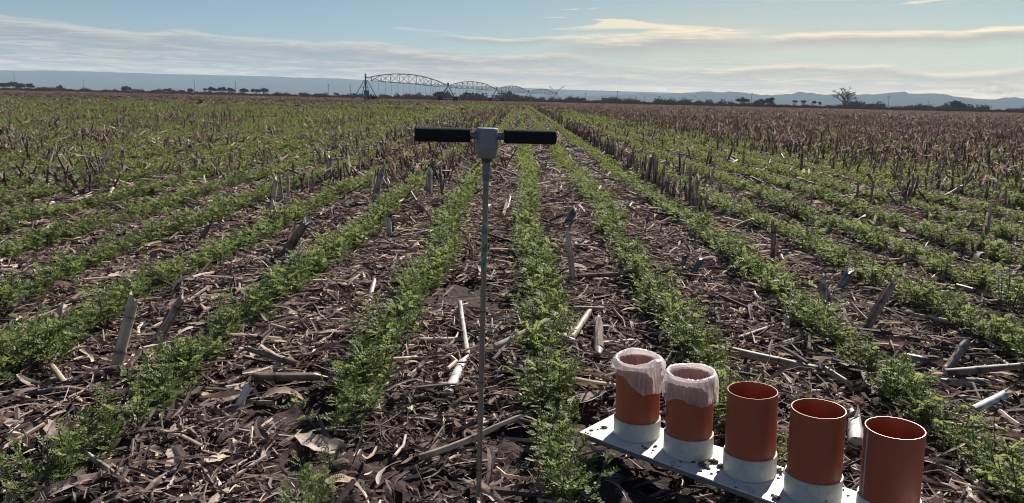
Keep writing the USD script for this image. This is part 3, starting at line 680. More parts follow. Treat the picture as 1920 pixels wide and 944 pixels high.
# ------------------------------------------------------------------ stalks placed one by one where the photograph shows them
def ground_at(px, py):
    p = at(px, py, 0.)
    for _ in range(3): p = at(px, py, float(gz(p[0], p[1])))
    return p
def hand_stump(base, tip, width, label, seed, mat='stalk', tone=None, back=0., sheath=1, name='maize_stump', cat='maize stump'):
    rng = np.random.default_rng(seed); b = ground_at(*base); t = at_depth(*tip, b[1] + back); d = t - b; L = np.linalg.norm(d)
    r = width * .76 * np.linalg.norm(b - EYE) / F / 2
    m = stalk_mb(rng, L + .03, r, 14, rng.uniform(.09, .15), .05, tone, rng.normal(0, .012), min(.014, .07 * L))
    o = thing(name, b - d / L * .03, frame(np.array([math.cos(seed), math.sin(seed), .01]), d / L)); tag(o, label, cat)
    obj('stalk', m.mesh(), mat, o, smooth=True, tone=m.tone())
    if sheath:
        s = sheath_mb(rng, L + .02, r, sheath); obj('leaf_sheath', s.mesh(), 'straw', o, tone=s.tone())
for i, a in enumerate([
    ((212, 715), (248, 563), 23, 'tall pale maize stump leaning right at the left of the field foreground', 'stalk', .74, .03, 0),
    ((283, 660), (343, 560), 20, 'brown leaning maize stump right of the tall pale stump at left', 'stalk', .50, .05, 1),
    ((366, 474), (390, 420), 14, 'thin dark maize stump in the second gap above the tall pale stump', 'stalk', .25, .05, 0),
    ((522, 498), (573, 416), 20, 'dark leaning maize stump left of the probe with a broad base', 'stalk', .25, .05, 2),
    ((508, 402), (520, 320), 11, 'leftmost pale stalk of the close trio of stumps left of the probe', 'stalk', .68, .0, 1),
    ((530, 392), (523, 320), 10, 'middle brown stalk of the close trio of stumps left of the probe', 'stalk', .48, .02, 0),
    ((541, 384), (540, 322), 9, 'rightmost thin stalk of the close trio of stumps left of the probe', 'stalk', .56, .0, 0),
    ((612, 352), (620, 293), 12, 'tall ragged stump with split sheaths, left one of a pair left of the handle', 'stalk', .62, .0, 3),
    ((636, 348), (636, 300), 8, 'thin stump, right one of a pair left of the probe handle', 'stalk', .45, .0, 0),
    ((699, 388), (717, 316), 12, 'greyish forked maize stump below the left end of the probe handle', 'grey_stalk', .55, .04, 2),
    ((805, 374), (807, 320), 13, 'upright grey stump standing in the row left of the probe shaft', 'grey_stalk', .55, .0, 1),
    ((731, 452), (729, 408), 14, 'short white lit stump with torn straw left of the probe shaft', 'grey_stalk', .80, .0, 2),
    ((1076, 538), (1065, 443), 16, 'straight pale stump with clear nodes right of the central row', 'stalk', .72, -.02, 0),
    ((1058, 430), (1080, 386), 15, 'bluish grey stump piece leaning right of the central row', 'grey_stalk', .50, .08, 1),
    ((1204, 432), (1216, 408), 13, 'short bluish stump between two rows right of the probe', 'grey_stalk', .50, .05, 0),
    ((1311, 430), (1304, 382), 13, 'upright grey half of the forked stump right of the stubble strip', 'grey_stalk', .48, .0, 1),
    ((1329, 432), (1316, 378), 9, 'thin brown half of the forked stump right of the stubble strip', 'stalk', .42, .0, 0),
    ((1450, 508), (1449, 424), 12, 'lone thin upright stump with torn top in the right of the field', 'stalk', .40, .0, 1),
    ((1546, 590), (1540, 528), 20, 'thick grey stump with a broken top, left of a cluster of three at right', 'grey_stalk', .62, .0, 1),
    ((1563, 588), (1552, 531), 13, 'narrow grey stump, middle of a cluster of three at right', 'grey_stalk', .60, .0, 0),
    ((1564, 560), (1598, 497), 16, 'leaning brown stump, rightmost of a cluster of three at right', 'grey_stalk', .48, .08, 0),
    ((1612, 640), (1670, 538), 18, 'long brown stump leaning right above the terracotta tubes', 'stalk', .48, .08, 1),
    ((1752, 722), (1816, 652), 20, 'grey weathered stump leaning right near the right edge', 'grey_stalk', .42, .10, 1),
    ((438, 782), (446, 726), 21, 'short stub with a bright white side in the left foreground', 'grey_stalk', .86, .02, 0),
    ((102, 640), (113, 566), 15, 'bluish grey stump in the gap near the left edge', 'grey_stalk', .52, .02, 1),
    ((1274, 520), (1287, 474), 13, 'dark short stump, left of two between rows above the tubes', 'grey_stalk', .30, .06, 0),
    ((1288, 532), (1312, 486), 15, 'dark short stump, right of two between rows above the tubes', 'grey_stalk', .26, .08, 0),
    ((296, 458), (300, 430), 12, 'tiny dark stub among green plants at left', 'stalk', .22, .03, 0),
    ((628, 408), (634, 380), 13, 'short orange brown stub left of the probe', 'stalk', .55, .02, 1),
    ((436, 918), (428, 945), 20, 'frayed pale stub at the lower edge of the left foreground', 'stalk', .80, -.05, 2)][:-1]):
    hand_stump(a[0], a[1], a[2], a[3], 40 + i, a[4], a[5], a[6], a[7])

def hand_lying(p0, p1, width, label, seed, mat='stalk', tone=None, lift=(.012, .012), bow=0., sheath=0, name='broken_stalk', cat='broken stalk'):
    rng = np.random.default_rng(seed); a, b = ground_at(*p0), ground_at(*p1)
    r = width * np.linalg.norm((a + b) / 2 - EYE) / F / 2
    a = a + [0, 0, lift[0] + r + .014]; b = b + [0, 0, lift[1] + r + .014]; d = b - a; L = np.linalg.norm(d)
    m = stalk_mb(rng, L, r, 14, rng.uniform(.10, .17), 0, tone, bow, min(.02, .1 * L))
    o = thing(name, a, frame([.02, .03, 1.], d / L)); tag(o, label, cat)
    obj('stalk', m.mesh(), mat, o, smooth=True, tone=m.tone())
    if sheath:
        s = sheath_mb(rng, L, r, sheath); obj('leaf_sheath', s.mesh(), 'straw', o, tone=s.tone())
for i, a in enumerate([
    ((1602, 866), (1598, 806), 22, 'fat silvery stalk stub lying end on between the fourth and fifth tubes', 'grey_stalk', .78, (.02, .015), 0, 0),
    ((1368, 700), (1545, 722), 15, 'long tan stalk with a node lying right of the crop row above the tubes', 'stalk', .55, (.05, .02), .0, 1),
    ((1540, 721), (1592, 738), 14, 'tan stalk end bent from the long tan stalk above the striped tube', 'stalk', .58, (.025, .0), 0, 0),
    ((838, 764), (872, 692), 18, 'weathered blue white stalk lying left of the probe shaft', 'grey_stalk', .78, (.01, .02), 0, 1),
    ((876, 690), (862, 604), 10, 'thin white split stalk above the blue white one by the probe', 'grey_stalk', .75, (.02, .03), .02, 1),
    ((478, 742), (600, 734), 17, 'dark stalk lying level in the left foreground with a cut left end', 'stalk', .36, (.03, .02), 0, 1),
    ((786, 662), (862, 660), 12, 'level tan stalk left of the probe shaft above the blue white stalk', 'stalk', .58, (.02, .02), 0, 0),
    ((786, 884), (952, 842), 11, 'long pale curved stalk crossing behind the foot of the probe', 'stalk', .72, (.015, .025), .03, 1),
    ((152, 886), (262, 946), 10, 'long thin grey stalk in the lower left corner', 'grey_stalk', .55, (.04, .01), 0, 0),
    ((100, 716), (158, 782), 8, 'thin pale stick lying in the left foreground below the tall pale stump', 'stalk', .70, (.03, .01), 0, 0),
    ((928, 676), (1012, 652), 14, 'pale bent stalk lying across the crop row right of the probe, left half', 'stalk', .76, (.02, .045), .015, 1),
    ((1008, 653), (1068, 662), 14, 'dark ended right half of the bent stalk across the row right of the probe', 'grey_stalk', .62, (.045, .02), .0, 0),
    ((1070, 658), (1102, 622), 13, 'white stalk piece pointing up right beyond the bent stalk', 'stalk', .84, (.02, .05), 0, 0),
    ((1122, 690), (1118, 632), 16, 'grey curled stalk piece left of the leftmost tube', 'grey_stalk', .48, (.01, .04), 0, 1),
    ((1380, 662), (1440, 640), 10, 'thin dark stalk behind the middle tube', 'stalk', .38, (.03, .03), 0, 0),
    ((1082, 536), (1162, 535), 9, 'brown stalk lying level at the foot of the straight pale stump', 'stalk', .42, (.02, .03), 0, 0),
    ((1074, 597), (1132, 598), 8, 'tan straw rod lying right of the central row', 'stalk', .66, (.02, .02), 0, 0),
    ((1690, 696), (1760, 708), 16, 'dark grey stalk lying beneath the leaning grey stump at right', 'grey_stalk', .36, (.02, .02), 0, 1),
    ((1820, 800), (1890, 780), 15, 'white lit stalk lying at the right edge of the foreground', 'grey_stalk', .80, (.02, .05), 0, 0),
    ((1768, 730), (1922, 722), 12, 'long dark stalk lying level at the right edge', 'stalk', .34, (.03, .04), 0, 1),
    ((1790, 560), (1842, 570), 10, 'dark short stalk lying in the right of the field', 'stalk', .40, (.03, .02), 0, 0),
    ((610, 480), (690, 462), 13, 'dark stalk lying between rows left of the probe', 'stalk', .28, (.02, .03), 0, 1),
    ((560, 720), (478, 700), 12, 'dark stalk lying over the level one in the left foreground', 'stalk', .30, (.04, .05), 0, 1)]):
    hand_lying(a[0], a[1], a[2], a[3], 140 + i, a[4], a[5], a[6], a[7], a[8])
def hand_husk(p, L, W, yaw, label, seed, lift=.01, tone=.7):
    rng = np.random.default_rng(seed); m = husk_mb(rng, L, W, 1.5 if 'arched' in label or 'upright' in label else .45); q = ground_at(*p)
    o = thing('husk_leaf', q + [0, 0, lift], lean(yaw, .12, rng.uniform(0, 6.28))); tag(o, label, 'dry leaf')
    t = m.tone(); obj('leaf_blade', m.mesh(), 'straw', o, smooth=True, tone=t - t.mean() + tone)
for i, a in enumerate([((112, 850), .17, .075, 1.9, 'broad brown husk leaf standing arched in the lower left corner', .03, .48), ((30, 845), .20, .04, .4, 'pale torn leaf at the lower left edge beside the arched husk', .03, .78),
                       ((235, 548), .24, .035, .25, 'long cream leaf lying across the gap above the tall pale stump', .03, .92), ((70, 505), .20, .028, .7, 'narrow bright leaf near the left edge', .03, .95),
                       ((1220, 462), .10, .05, 1.4, 'upright white husk pieces in the gap above the tubes', .03, .9), ((355, 600), .12, .04, .9, 'cream husk leaf left of the first left row', .02, .9),
                       ((600, 860), .13, .06, 1.2, 'crumpled pale husk in the lower foreground left of the probe', .02, .72), ((1100, 575), .06, .05, .8, 'bleached husk scrap right of the straight pale stump', .03, .9),
                       ((1690, 445), .16, .05, 2.9, 'bright bleached leaf lying in the right of the field', .04, .98), ((1100, 770), .14, .05, .7, 'grey husk leaf tips rising beside the left end of the board', .03, .55),
                       ((330, 905), .14, .05, 1.0, 'tuft of pale shredded husk at the bottom left', .03, .74), ((420, 880), .12, .04, 2.1, 'pale shredded husk leaf right of the bottom left tuft', .03, .8)]):
    hand_husk(a[0], a[1], a[2], a[3], a[4], 240 + i, a[5], a[6])

# ------------------------------------------------------------------ more stalks and leaves, by the gap they lie in
GAPS = ['among the rows at the far left', 'between third and second rows left of the probe', 'between second and first rows left of the probe',
        'in the gap where the probe stands', 'in the gap left of the row behind the tubes', 'in the gap right of the row behind the tubes',
        'between first and second rows right of the tubes', 'among the rows at the far right']
def gap_of(x): return int(np.clip(math.floor((x - ROW0) / GAP) + 4, 0, 7))
lying_src, leaf_src, stump_src = [], [], []
for i in range(12):
    rng = np.random.default_rng(600 + i); L, r = rng.uniform(.10, .34), rng.uniform(.006, .0125)
    m = stalk_mb(rng, L, r, 10, .13, 0, None, rng.normal(0, .02), .02); s = source('broken_stalk'); mat = ['stalk', 'stalk', 'grey_stalk'][i % 3]
    obj('stalk', m.mesh(), mat, s, smooth=True, tone=m.tone() - .08)
    if i % 2: h = sheath_mb(rng, L, r, 2); obj('leaf_sheath', h.mesh(), 'straw', s, tone=h.tone() - .1)
    lying_src.append((s.GetPath(), r))
for i in range(12):
    rng = np.random.default_rng(640 + i); m = husk_mb(rng, rng.uniform(.07, .20), rng.uniform(.010, .030), .6); s = source('husk_leaf')
    obj('leaf_blade', m.mesh(), 'straw', s, smooth=True, tone=m.tone()); leaf_src.append(s.GetPath())
STUMPS = []
for i in range(12):
    rng = np.random.default_rng(680 + i); L, r = rng.uniform(.17, .33), rng.uniform(.009, .013)
    m = stalk_mb(rng, L, r, 10, .12, .05, rng.uniform(.34, .66), rng.normal(0, .02), .016); h = sheath_mb(rng, L, r, 2 + i % 3)
    s = source('maize_stump'); obj('stalk', m.mesh(), 'stalk', s, smooth=True, tone=m.tone()); obj('leaf_sheath', h.mesh(), 'straw', s, tone=h.tone() - .15)
    stump_src.append(s.GetPath()); STUMPS.append((m, h))
def gap_scatter(n, y0, y1, spread):
    x, y = scatter(n, y0, y1, .68); x = ROW0 + GAP * (np.floor((x - ROW0) / GAP) + .5) + RNG.normal(0, spread, len(x))
    q = pix(np.stack([x, y, 0 * x], -1)); k = keep_off(x, y) & (q[:, 0] > 0) & (q[:, 0] < 1920) & (q[:, 1] < 950); return x[k], y[k]
x, y = gap_scatter(250, 1.4, 6.5, .13)
for a, b in zip(x, y):
    k = RNG.integers(0, 12); yaw, t = RNG.uniform(0, 6.28), RNG.normal(0, .12); s, r = lying_src[k]
    ax = np.array([math.cos(yaw) * math.cos(t), math.sin(yaw) * math.cos(t), math.sin(t)]); g_ = gap_of(a)
    o = copy_of(s, 'broken_stalk', (a, b, float(gz(a, b)) + r + .014 + .06 * max(0, -t)), frame([0, .02, 1.], ax), RNG.uniform(.8, 1.15))
    w_ = 'nearer' if b < 3 else 'farther'
    tag(o, 'broken maize stalk lying %s, %s' % (GAPS[g_], 'foreground' if b < 3 else 'farther back'), 'broken stalk', '%s broken stalks %s' % (w_, GAPS[g_]))
x, y = gap_scatter(300, 1.4, 5.5, .15)
for a, b in zip(x, y):
    g_ = gap_of(a); o = copy_of(leaf_src[RNG.integers(0, 12)], 'husk_leaf', (a, b, float(gz(a, b)) + RNG.uniform(.006, .03)), lean(RNG.uniform(0, 6.28), abs(RNG.normal(0, .2)), RNG.uniform(0, 6.28)), RNG.uniform(.7, 1.15))
    w_ = 'nearer' if b < 3 else 'farther'
    tag(o, 'curled dry leaf %s, %s' % (GAPS[g_], 'foreground' if b < 3 else 'farther back'), 'dry leaf', '%s dry leaves %s' % (w_, GAPS[g_]))
x, y = gap_scatter(1500, 5., 16, .16); n = len(x); kk = RNG.integers(0, 6, n)
STK = []
for i in range(6):
    rng = np.random.default_rng(720 + i); m = stalk_mb(rng, rng.uniform(.15, .4), rng.uniform(.008, .013), 7, .13, 0, rng.uniform(.35, .75), rng.normal(0, .03), .02); STK.append(m)
o = instancer('stalk_litter', [[m.part('stalk', 'stalk')] for m in STK], np.stack([x, y, gz(x, y) + .03], -1), RNG.uniform(0, 6.28, n), RNG.uniform(1.2, 1.6, n), RNG.uniform(0, 6.28, n), RNG.uniform(.7, 1.2, n), kk)
tag(o, 'broken maize stalks lying between the rows farther off', 'broken stalks', kind='stuff')

# ------------------------------------------------------------------ standing stubble
sx, sy, zone = [], [], []
def strip(xc, spread, y0, y1, sp, z, keep=1., upto=None):
    n = int((y1 - y0) / sp); y = y0 + (np.arange(n) + RNG.uniform(-.5, .5, n)) * sp; x = xc + RNG.normal(0, spread, n)
    k = RNG.uniform(size=n) < keep * (np.clip(3.4 * fbm(np.stack([x * (.4 if z == 2 else 0), y * .55, 0 * x + z * 9], -1), 3, 61) - .85, .12, 1.2) if z in (0, 2) else 1); sx.append(x[k]); sy.append(y[k]); zone.append(np.full(k.sum(), z))
strip(1.46, .05, 6.2, 60, .042, 0)
strip(1.42, .07, 5.6, 14, .12, 0)
for j, xg in enumerate((-.75, -1.28, -1.80, -2.36, -2.9)): strip(xg, .09, 6. + j * .3, 55, .16, 1, (.5, .8, .7, .5, .3)[j])
for j in range(40): strip(4.5 + .54 * j + RNG.normal(0, .04), .10, 5.0, 58, .15, 2)
for j in range(40): strip(4.55 + .50 * j, .2, 5.5, 40, .33, 2, .6)
for j in range(6): strip(1.95 + .54 * j, .10, 4.6, 58, .30, 3, .5)
for j in range(70): strip(-3.4 - .54 * j, .12, 4.4, 55, .5, 4, .34)
sx, sy, zone = np.concatenate(sx), np.concatenate(sy), np.concatenate(zone)
k_ = in_view(sx, sy, .15, 10); sx, sy, zone = sx[k_], sy[k_], zone[k_]
hs = np.where((zone == 2) | (zone == 0), RNG.uniform(.5, 1.1, len(sx)) + .12 * (zone == 0), RNG.uniform(.4, 1.15, len(sx)))
tilt = np.abs(RNG.normal(0, np.where(zone == 0, .10, np.where(zone == 2, .32, .45)))); tdir = RNG.uniform(0, 6.28, len(sx)); yw = RNG.uniform(0, 6.28, len(sx)); kk = RNG.integers(0, 12, len(sx)); sz = gz(sx, sy)
sh = pix(np.stack([sx, sy, sz], -1)); order = np.argsort(-hs / sy)
single = np.zeros(len(sx), bool); single[order[(sh[order, 0] > 0) & (sh[order, 0] < 1920)][:265]] = True
TALES = ['in the narrow stubble strip right of the probe', 'in the stubble left of the probe handle', 'in the dense stubble at far right', 'between green rows right of the stubble strip', 'sticking out of the green crop at left']
for i in np.nonzero(single)[0]:
    o = copy_of(stump_src[kk[i]], 'maize_stump', (sx[i], sy[i], sz[i] - .01), lean(yw[i], tilt[i], tdir[i]), hs[i])
    far = sy[i] > 8; tag(o, 'brown maize stump %s, %s' % (TALES[zone[i]], 'farther back' if far else 'toward the front'), 'maize stump', '%s stumps %s' % ('farther' if far else 'front', TALES[zone[i]]))
r_ = ~single
o = instancer('stubble', [[m.part('stalk', 'stubble'), h.part('leaf_sheath', 'stubble')] for m, h in STUMPS], np.stack([sx, sy, sz - .01], -1)[r_], yw[r_], tilt[r_], tdir[r_], hs[r_], kk[r_])
tag(o, 'brown standing maize stubble behind the front stumps', 'stubble', kind='stuff')
# far stubble: tufts of several stalks and hanging leaves
TUFT = []
for i in range(6):
    rng = np.random.default_rng(760 + i); m = MB()
    for _ in range(16):
        c = np.array([*rng.uniform(-.45, .45, 2), 0]); h = rng.uniform(.12, .36); d = rng.normal(0, .10, 3); m.add(*tube([c, c + [d[0], d[1], h]], .013, 4, False), t=rng.uniform(.2, .7))
        m.add(*ribbons(rng, c[None, :2], np.array([.3]), np.array([.035]), np.array([rng.uniform(0, h)]), 3, 1, 1.5, 1, 2, .7, tone=np.array([rng.uniform(.2, .8)])))
    TUFT.append(m)
n = 5200; y = np.sqrt(RNG.uniform(5.5 ** 2, 44 ** 2, n)); x = RNG.uniform(-.75, .75, n) * (y + 1)
k_ = in_view(x, y) & (RNG.uniform(size=n) < np.where(x > 4.4, .6, np.where((x < -.7) & (x > -3) & (y > 7), .35, np.where(x < -3, .16, .05)))); x, y = x[k_], y[k_]; n = len(x)
o = instancer('stubble', [[m.part('stalks', 'stubble')] for m in TUFT], np.stack([x, y, gz(x, y) - .01], -1), RNG.uniform(0, 6.28, n), np.abs(RNG.normal(0, .2, n)), RNG.uniform(0, 6.28, n), RNG.uniform(.45, .8, n), RNG.integers(0, 6, n))
tag(o, 'tangled dry stalks and leaves between the standing stumps', 'stubble', kind='stuff')
x = RNG.uniform(-.75, .75, 26000); y = np.sqrt(RNG.uniform(40 ** 2, 230 ** 2, 26000)); x = x * (y + 2)
dens = np.where(x > 4, .75, np.where(y > 105, .35, .08)); dens = np.where((np.abs(x - .3) < 1.1) & (y < 110), .08, dens)
k_ = in_view(x, y) & (RNG.uniform(size=len(x)) < dens); x, y = x[k_], y[k_]; n = len(x)
o = instancer('stubble', [[m.part('stalks', 'stubble')] for m in TUFT], np.stack([x, y, gz(x, y)], -1), RNG.uniform(0, 6.28, n), 0 * x, 0 * x, RNG.uniform(.6, 1.0, n), RNG.integers(0, 6, n))
tag(o, 'far brown stubble covering the field toward the horizon', 'stubble', kind='stuff')

# ------------------------------------------------------------------ single weeds
def dry_weed(px, py, w, h, label, seed, mat='red_shrub_leaf', n=160):
    rng = np.random.default_rng(seed); q = ground_at(px, py); t = thing('dry_weed', q); tag(t, label, 'weed')
    st, lf = MB(), MB()
    for _ in range(26):
        a = rng.uniform(0, 6.28); e = rng.uniform(.1, 1.2); L = h * rng.uniform(.6, 1.15); d = np.array([math.cos(a) * math.sin(e) * w / h, math.sin(a) * math.sin(e) * w / h, math.cos(e)])
        p = np.array([d * L * s + [0, 0, .02 * math.sin(3 * s)] for s in np.linspace(0, 1, 5)]); st.add(*tube(p, np.linspace(.003, .001, 5), 4, False), rng.uniform(.2, .5))
        c = p[rng.integers(1, 5, n // 26)] + rng.normal(0, .02, (n // 26, 3)); lf.add(*cards(rng, c, rng.uniform(.006, .016, len(c)), 1., .4))
    obj('stems', st.mesh(), 'stubble', t, tone=st.tone()); obj('leaves', lf.mesh(), mat, t)
dry_weed(1490, 418, .22, .20, 'reddish brown dry weed between green rows in the right of the field', 3)
dry_weed(1420, 408, .18, .14, 'low brown dry weed left of the reddish weed in the right of the field', 4, n=80)
dry_weed(1596, 286, .6, .42, 'dark brown bushy weed standing in the stubble at right', 5, n=600)
dry_weed(1890, 268, .6, .40, 'dark brown bushy weed in the stubble at the right edge', 6, n=600)
dry_weed(1905, 300, .4, .30, 'smaller brown weed in front of the bushy weed at the right edge', 7, n=300)
lv, st = plant_parts(999, .17, 9, 8, 6); q = ground_at(1893, 590); t = thing('legume_plant', q, np.eye(3), 1.0); tag(t, 'larger yellow green plant at the right edge of the field', 'crop plant')
obj('leaves', lv.mesh(), 'legume_leaf', t); obj('stems', st.mesh(), 'legume_stem', t)

# ------------------------------------------------------------------ the irrigation machine
def bars(segs, sides=5):
    m = MB()
    for p, q, r in segs: m.add(*tube([p, q], r, sides))
    return m.mesh()
PV = [np.array([*at_depth(x, 184, Y)[:2], 0]) for x, Y in ((686, 150), (840, 196), (931, 246), (991, 298), (1043, 350))]
def build_pivot():
    root = thing('irrigation_pivot'); tag(root, 'long centre pivot irrigation machine with arched truss spans across the field', 'irrigation machine')
    R = str(root.GetPath()); UP = np.array([0, 0, 1.]); st = 'galvanised_steel'
    ax = (PV[1] - PV[0]) / np.linalg.norm(PV[1] - PV[0]); sd = np.cross(UP, ax)
    c = PV[0]; H0 = 4.35
    legs = [c + ax * 1.9 * a + sd * 1.9 * b for a in (-1, 1) for b in (-1, 1)]; tops = [c + UP * (H0 - .4) + ax * .18 * a + sd * .18 * b for a in (-1, 1) for b in (-1, 1)]
    pt = obj('pivot_tower', bars([(l, t, .065) for l, t in zip(legs, tops)] + [(legs[i] * (1 - k) + tops[i] * k, legs[j] * (1 - k) + tops[j] * k, .04) for k in (.33, .66) for i, j in ((0, 1), (1, 3), (3, 2), (2, 0))]), st, R)
    obj('riser_pipe', bars([(c, c + UP * (H0 + .75), .14), (c + UP * (H0 + .1), c + UP * (H0 + .1) + ax * .8, .11)], 10), st, R, smooth=40)
    obj('control_cabinet', bevel_box(c - ax * 1.6 - sd * .9 + [-.4, -.35, 1.0], c - ax * 1.6 - sd * .9 + [.55, .35, 2.0], .03), 'blue_cabinet', R)
    Hs = [H0, 3.95, 3.9, 3.85, 3.8]
    for k in range(4):
        a, b = PV[k] + UP * Hs[k], PV[k + 1] + UP * Hs[k + 1]; L = np.linalg.norm(b - a); d = (b - a) / L; s_ = np.cross(UP, d); s_ /= np.linalg.norm(s_)
        n = 10; u = np.linspace(0, 1, 25); arch = lambda q: a + (b - a) * q + UP * (4 * 1.65 * q * (1 - q))
        low = lambda q, w: arch(q) - UP * (1.95 * min(1, 4.2 * q * (1 - q)) ** .7) + s_ * w
        sp = obj('pipe_span', tube(np.array([arch(q) for q in u]), .12, 8), st, R, smooth=40)
        segs = []
        for w in (-1., 1.):
            qs = np.linspace(.10, .90, 9); prev = None
            for i, q in enumerate(qs):
                segs += [(arch(q - .05), low(q, w), .058), (arch(q + .05), low(q, w), .058)]
                if prev is not None: segs.append((low(prev, w), low(q, w), .045))
                prev = q
            segs += [(arch(.01), low(qs[0], w), .028), (arch(.99), low(qs[-1], w), .028)]
        for q in np.linspace(.10, .90, 9): segs.append((low(q, -1.), low(q, 1.), .035))
        obj('truss', bars(segs, 4), st, sp)
        obj('drop_hose', bars([(arch(q), arch(q) * [1, 1, 0] + UP * 1.5, .018) for q in np.linspace(.06, .94, 14)], 4), 'tyre_rubber', sp)
        # drive tower at the outer end
        P = PV[k + 1]; base = [P + s_ * 0 + d * 0 + np.cross(UP, s_) * 0 + (s_ * 2.05 * e) for e in (-1, 1)]; top = P + UP * Hs[k + 1]
        dt = obj('drive_tower', bars([(base[0] + UP * .75 + d * .25 * f_, top + d * .25 * f_, .07) for f_ in (-1, 1)] + [(base[1] + UP * .75 + d * .25 * f_, top + d * .25 * f_, .07) for f_ in (-1, 1)]
                                           + [(base[0] + UP * .7, base[1] + UP * .7, .09), (base[0] * .55 + top * .45, base[1] * .55 + top * .45, .045), (top, top + UP * .7, .05)]), st, R)
        obj('tower_box', bevel_box(top + [-.25, -.2, .1], top + [.25, .2, .65], .03), st, dt)
        for e in base:
            wv, wf = lathe([(.22, -.15), (.60, -.16), (.68, -.10), (.68, .10), (.60, .16), (.22, .15), (.22, -.15)], 28)
            M_ = frame(d, s_ if abs(s_ @ d) < .9 else d); wh = frame(UP, s_ * 1.0)
            # wheels roll across the machine's length, so their axle lies along it
            wh = frame(UP, d); wl = obj('wheel', (wv @ wh + e + UP * .68, wf), 'tyre_rubber', R, smooth=40)
            hv, hf = lathe([(.001, -.08), (.23, -.08), (.23, .08), (.001, .08)], 16); obj('wheel_hub', (hv @ wh + e + UP * .68, hf), st, wl)
    # overhang with its crossed cable masts
    P = PV[4] + UP * Hs[4]; e = P + d * 14 + UP * .6
    obj('overhang_pipe', tube([P, P + d * 7 + UP * .5, e], [.08, .07, .06], 8), st, R)
    m1, m2 = P + UP * 3.4 + s_ * 3.4, P + UP * 3.6 - s_ * 3.4
    obj('cable_mast', bars([(P - s_ * .7, m1, .09), (P + s_ * .7, m2, .09)]), st, R)
    obj('stay_cable', bars([(m1, e, .025), (m2, e, .025), (m1, P - d * 8, .025), (m2, P - d * 8, .025)], 4), st, R)
build_pivot()

# ------------------------------------------------------------------ poles
def pole(x, yt, Y, label, arms=1):
    b = at_depth(x, 190, Y); b = np.array([b[0], b[1], -.3]); top = at_depth(x + .4, yt, Y)[2]; t = thing('utility_pole', b); tag(t, label, 'utility pole')
    obj('post', tube([[0, 0, 0], [0, 0, top + .3]], [.17, .12], 8), 'pole_wood', t, smooth=50)
    for i in range(arms):
        z = top - .3 - .8 * i; obj('crossarm', bevel_box((-1.0, -.06, z - .07), (1.0, .06, z + .07), .01), 'pole_wood', t)
        for q in (-.9, 0, .9): obj('insulator', tube([[q, 0, z + .07], [q, 0, z + .30]], .07, 6), 'pole_wood', t)
for a in [(31, 137, 900, 'faint far pole at the far left above the dark grove', 1), (159, 150, 900, 'thin far pole right of the dark grove', 1), (366, 149, 520, 'pole left of the flat topped trees', 0), (443, 152, 560, 'pole between the flat topped trees', 0),
          (617, 158, 560, 'pole with crossarms left of the irrigation machine', 2), (657, 159, 420, 'plain pole just left of the pivot tower', 0), (812, 166, 560, 'pole seen under the first arched span', 0), (1098, 174, 600, 'pole behind the dark bush right of the irrigation machine', 1),
          (1157, 170, 500, 'tall pole right of the irrigation machine', 1), (1209, 180, 800, 'faint small pole right of the tall pole', 1), (1301, 180, 900, 'faint distant pole left of the round tree', 1), (1409, 174, 520, 'pole between the round tree and the grey grove', 1), (1666, 180, 560, 'pole with crossarm right of the bare tree', 2)]:
    pole(*a)

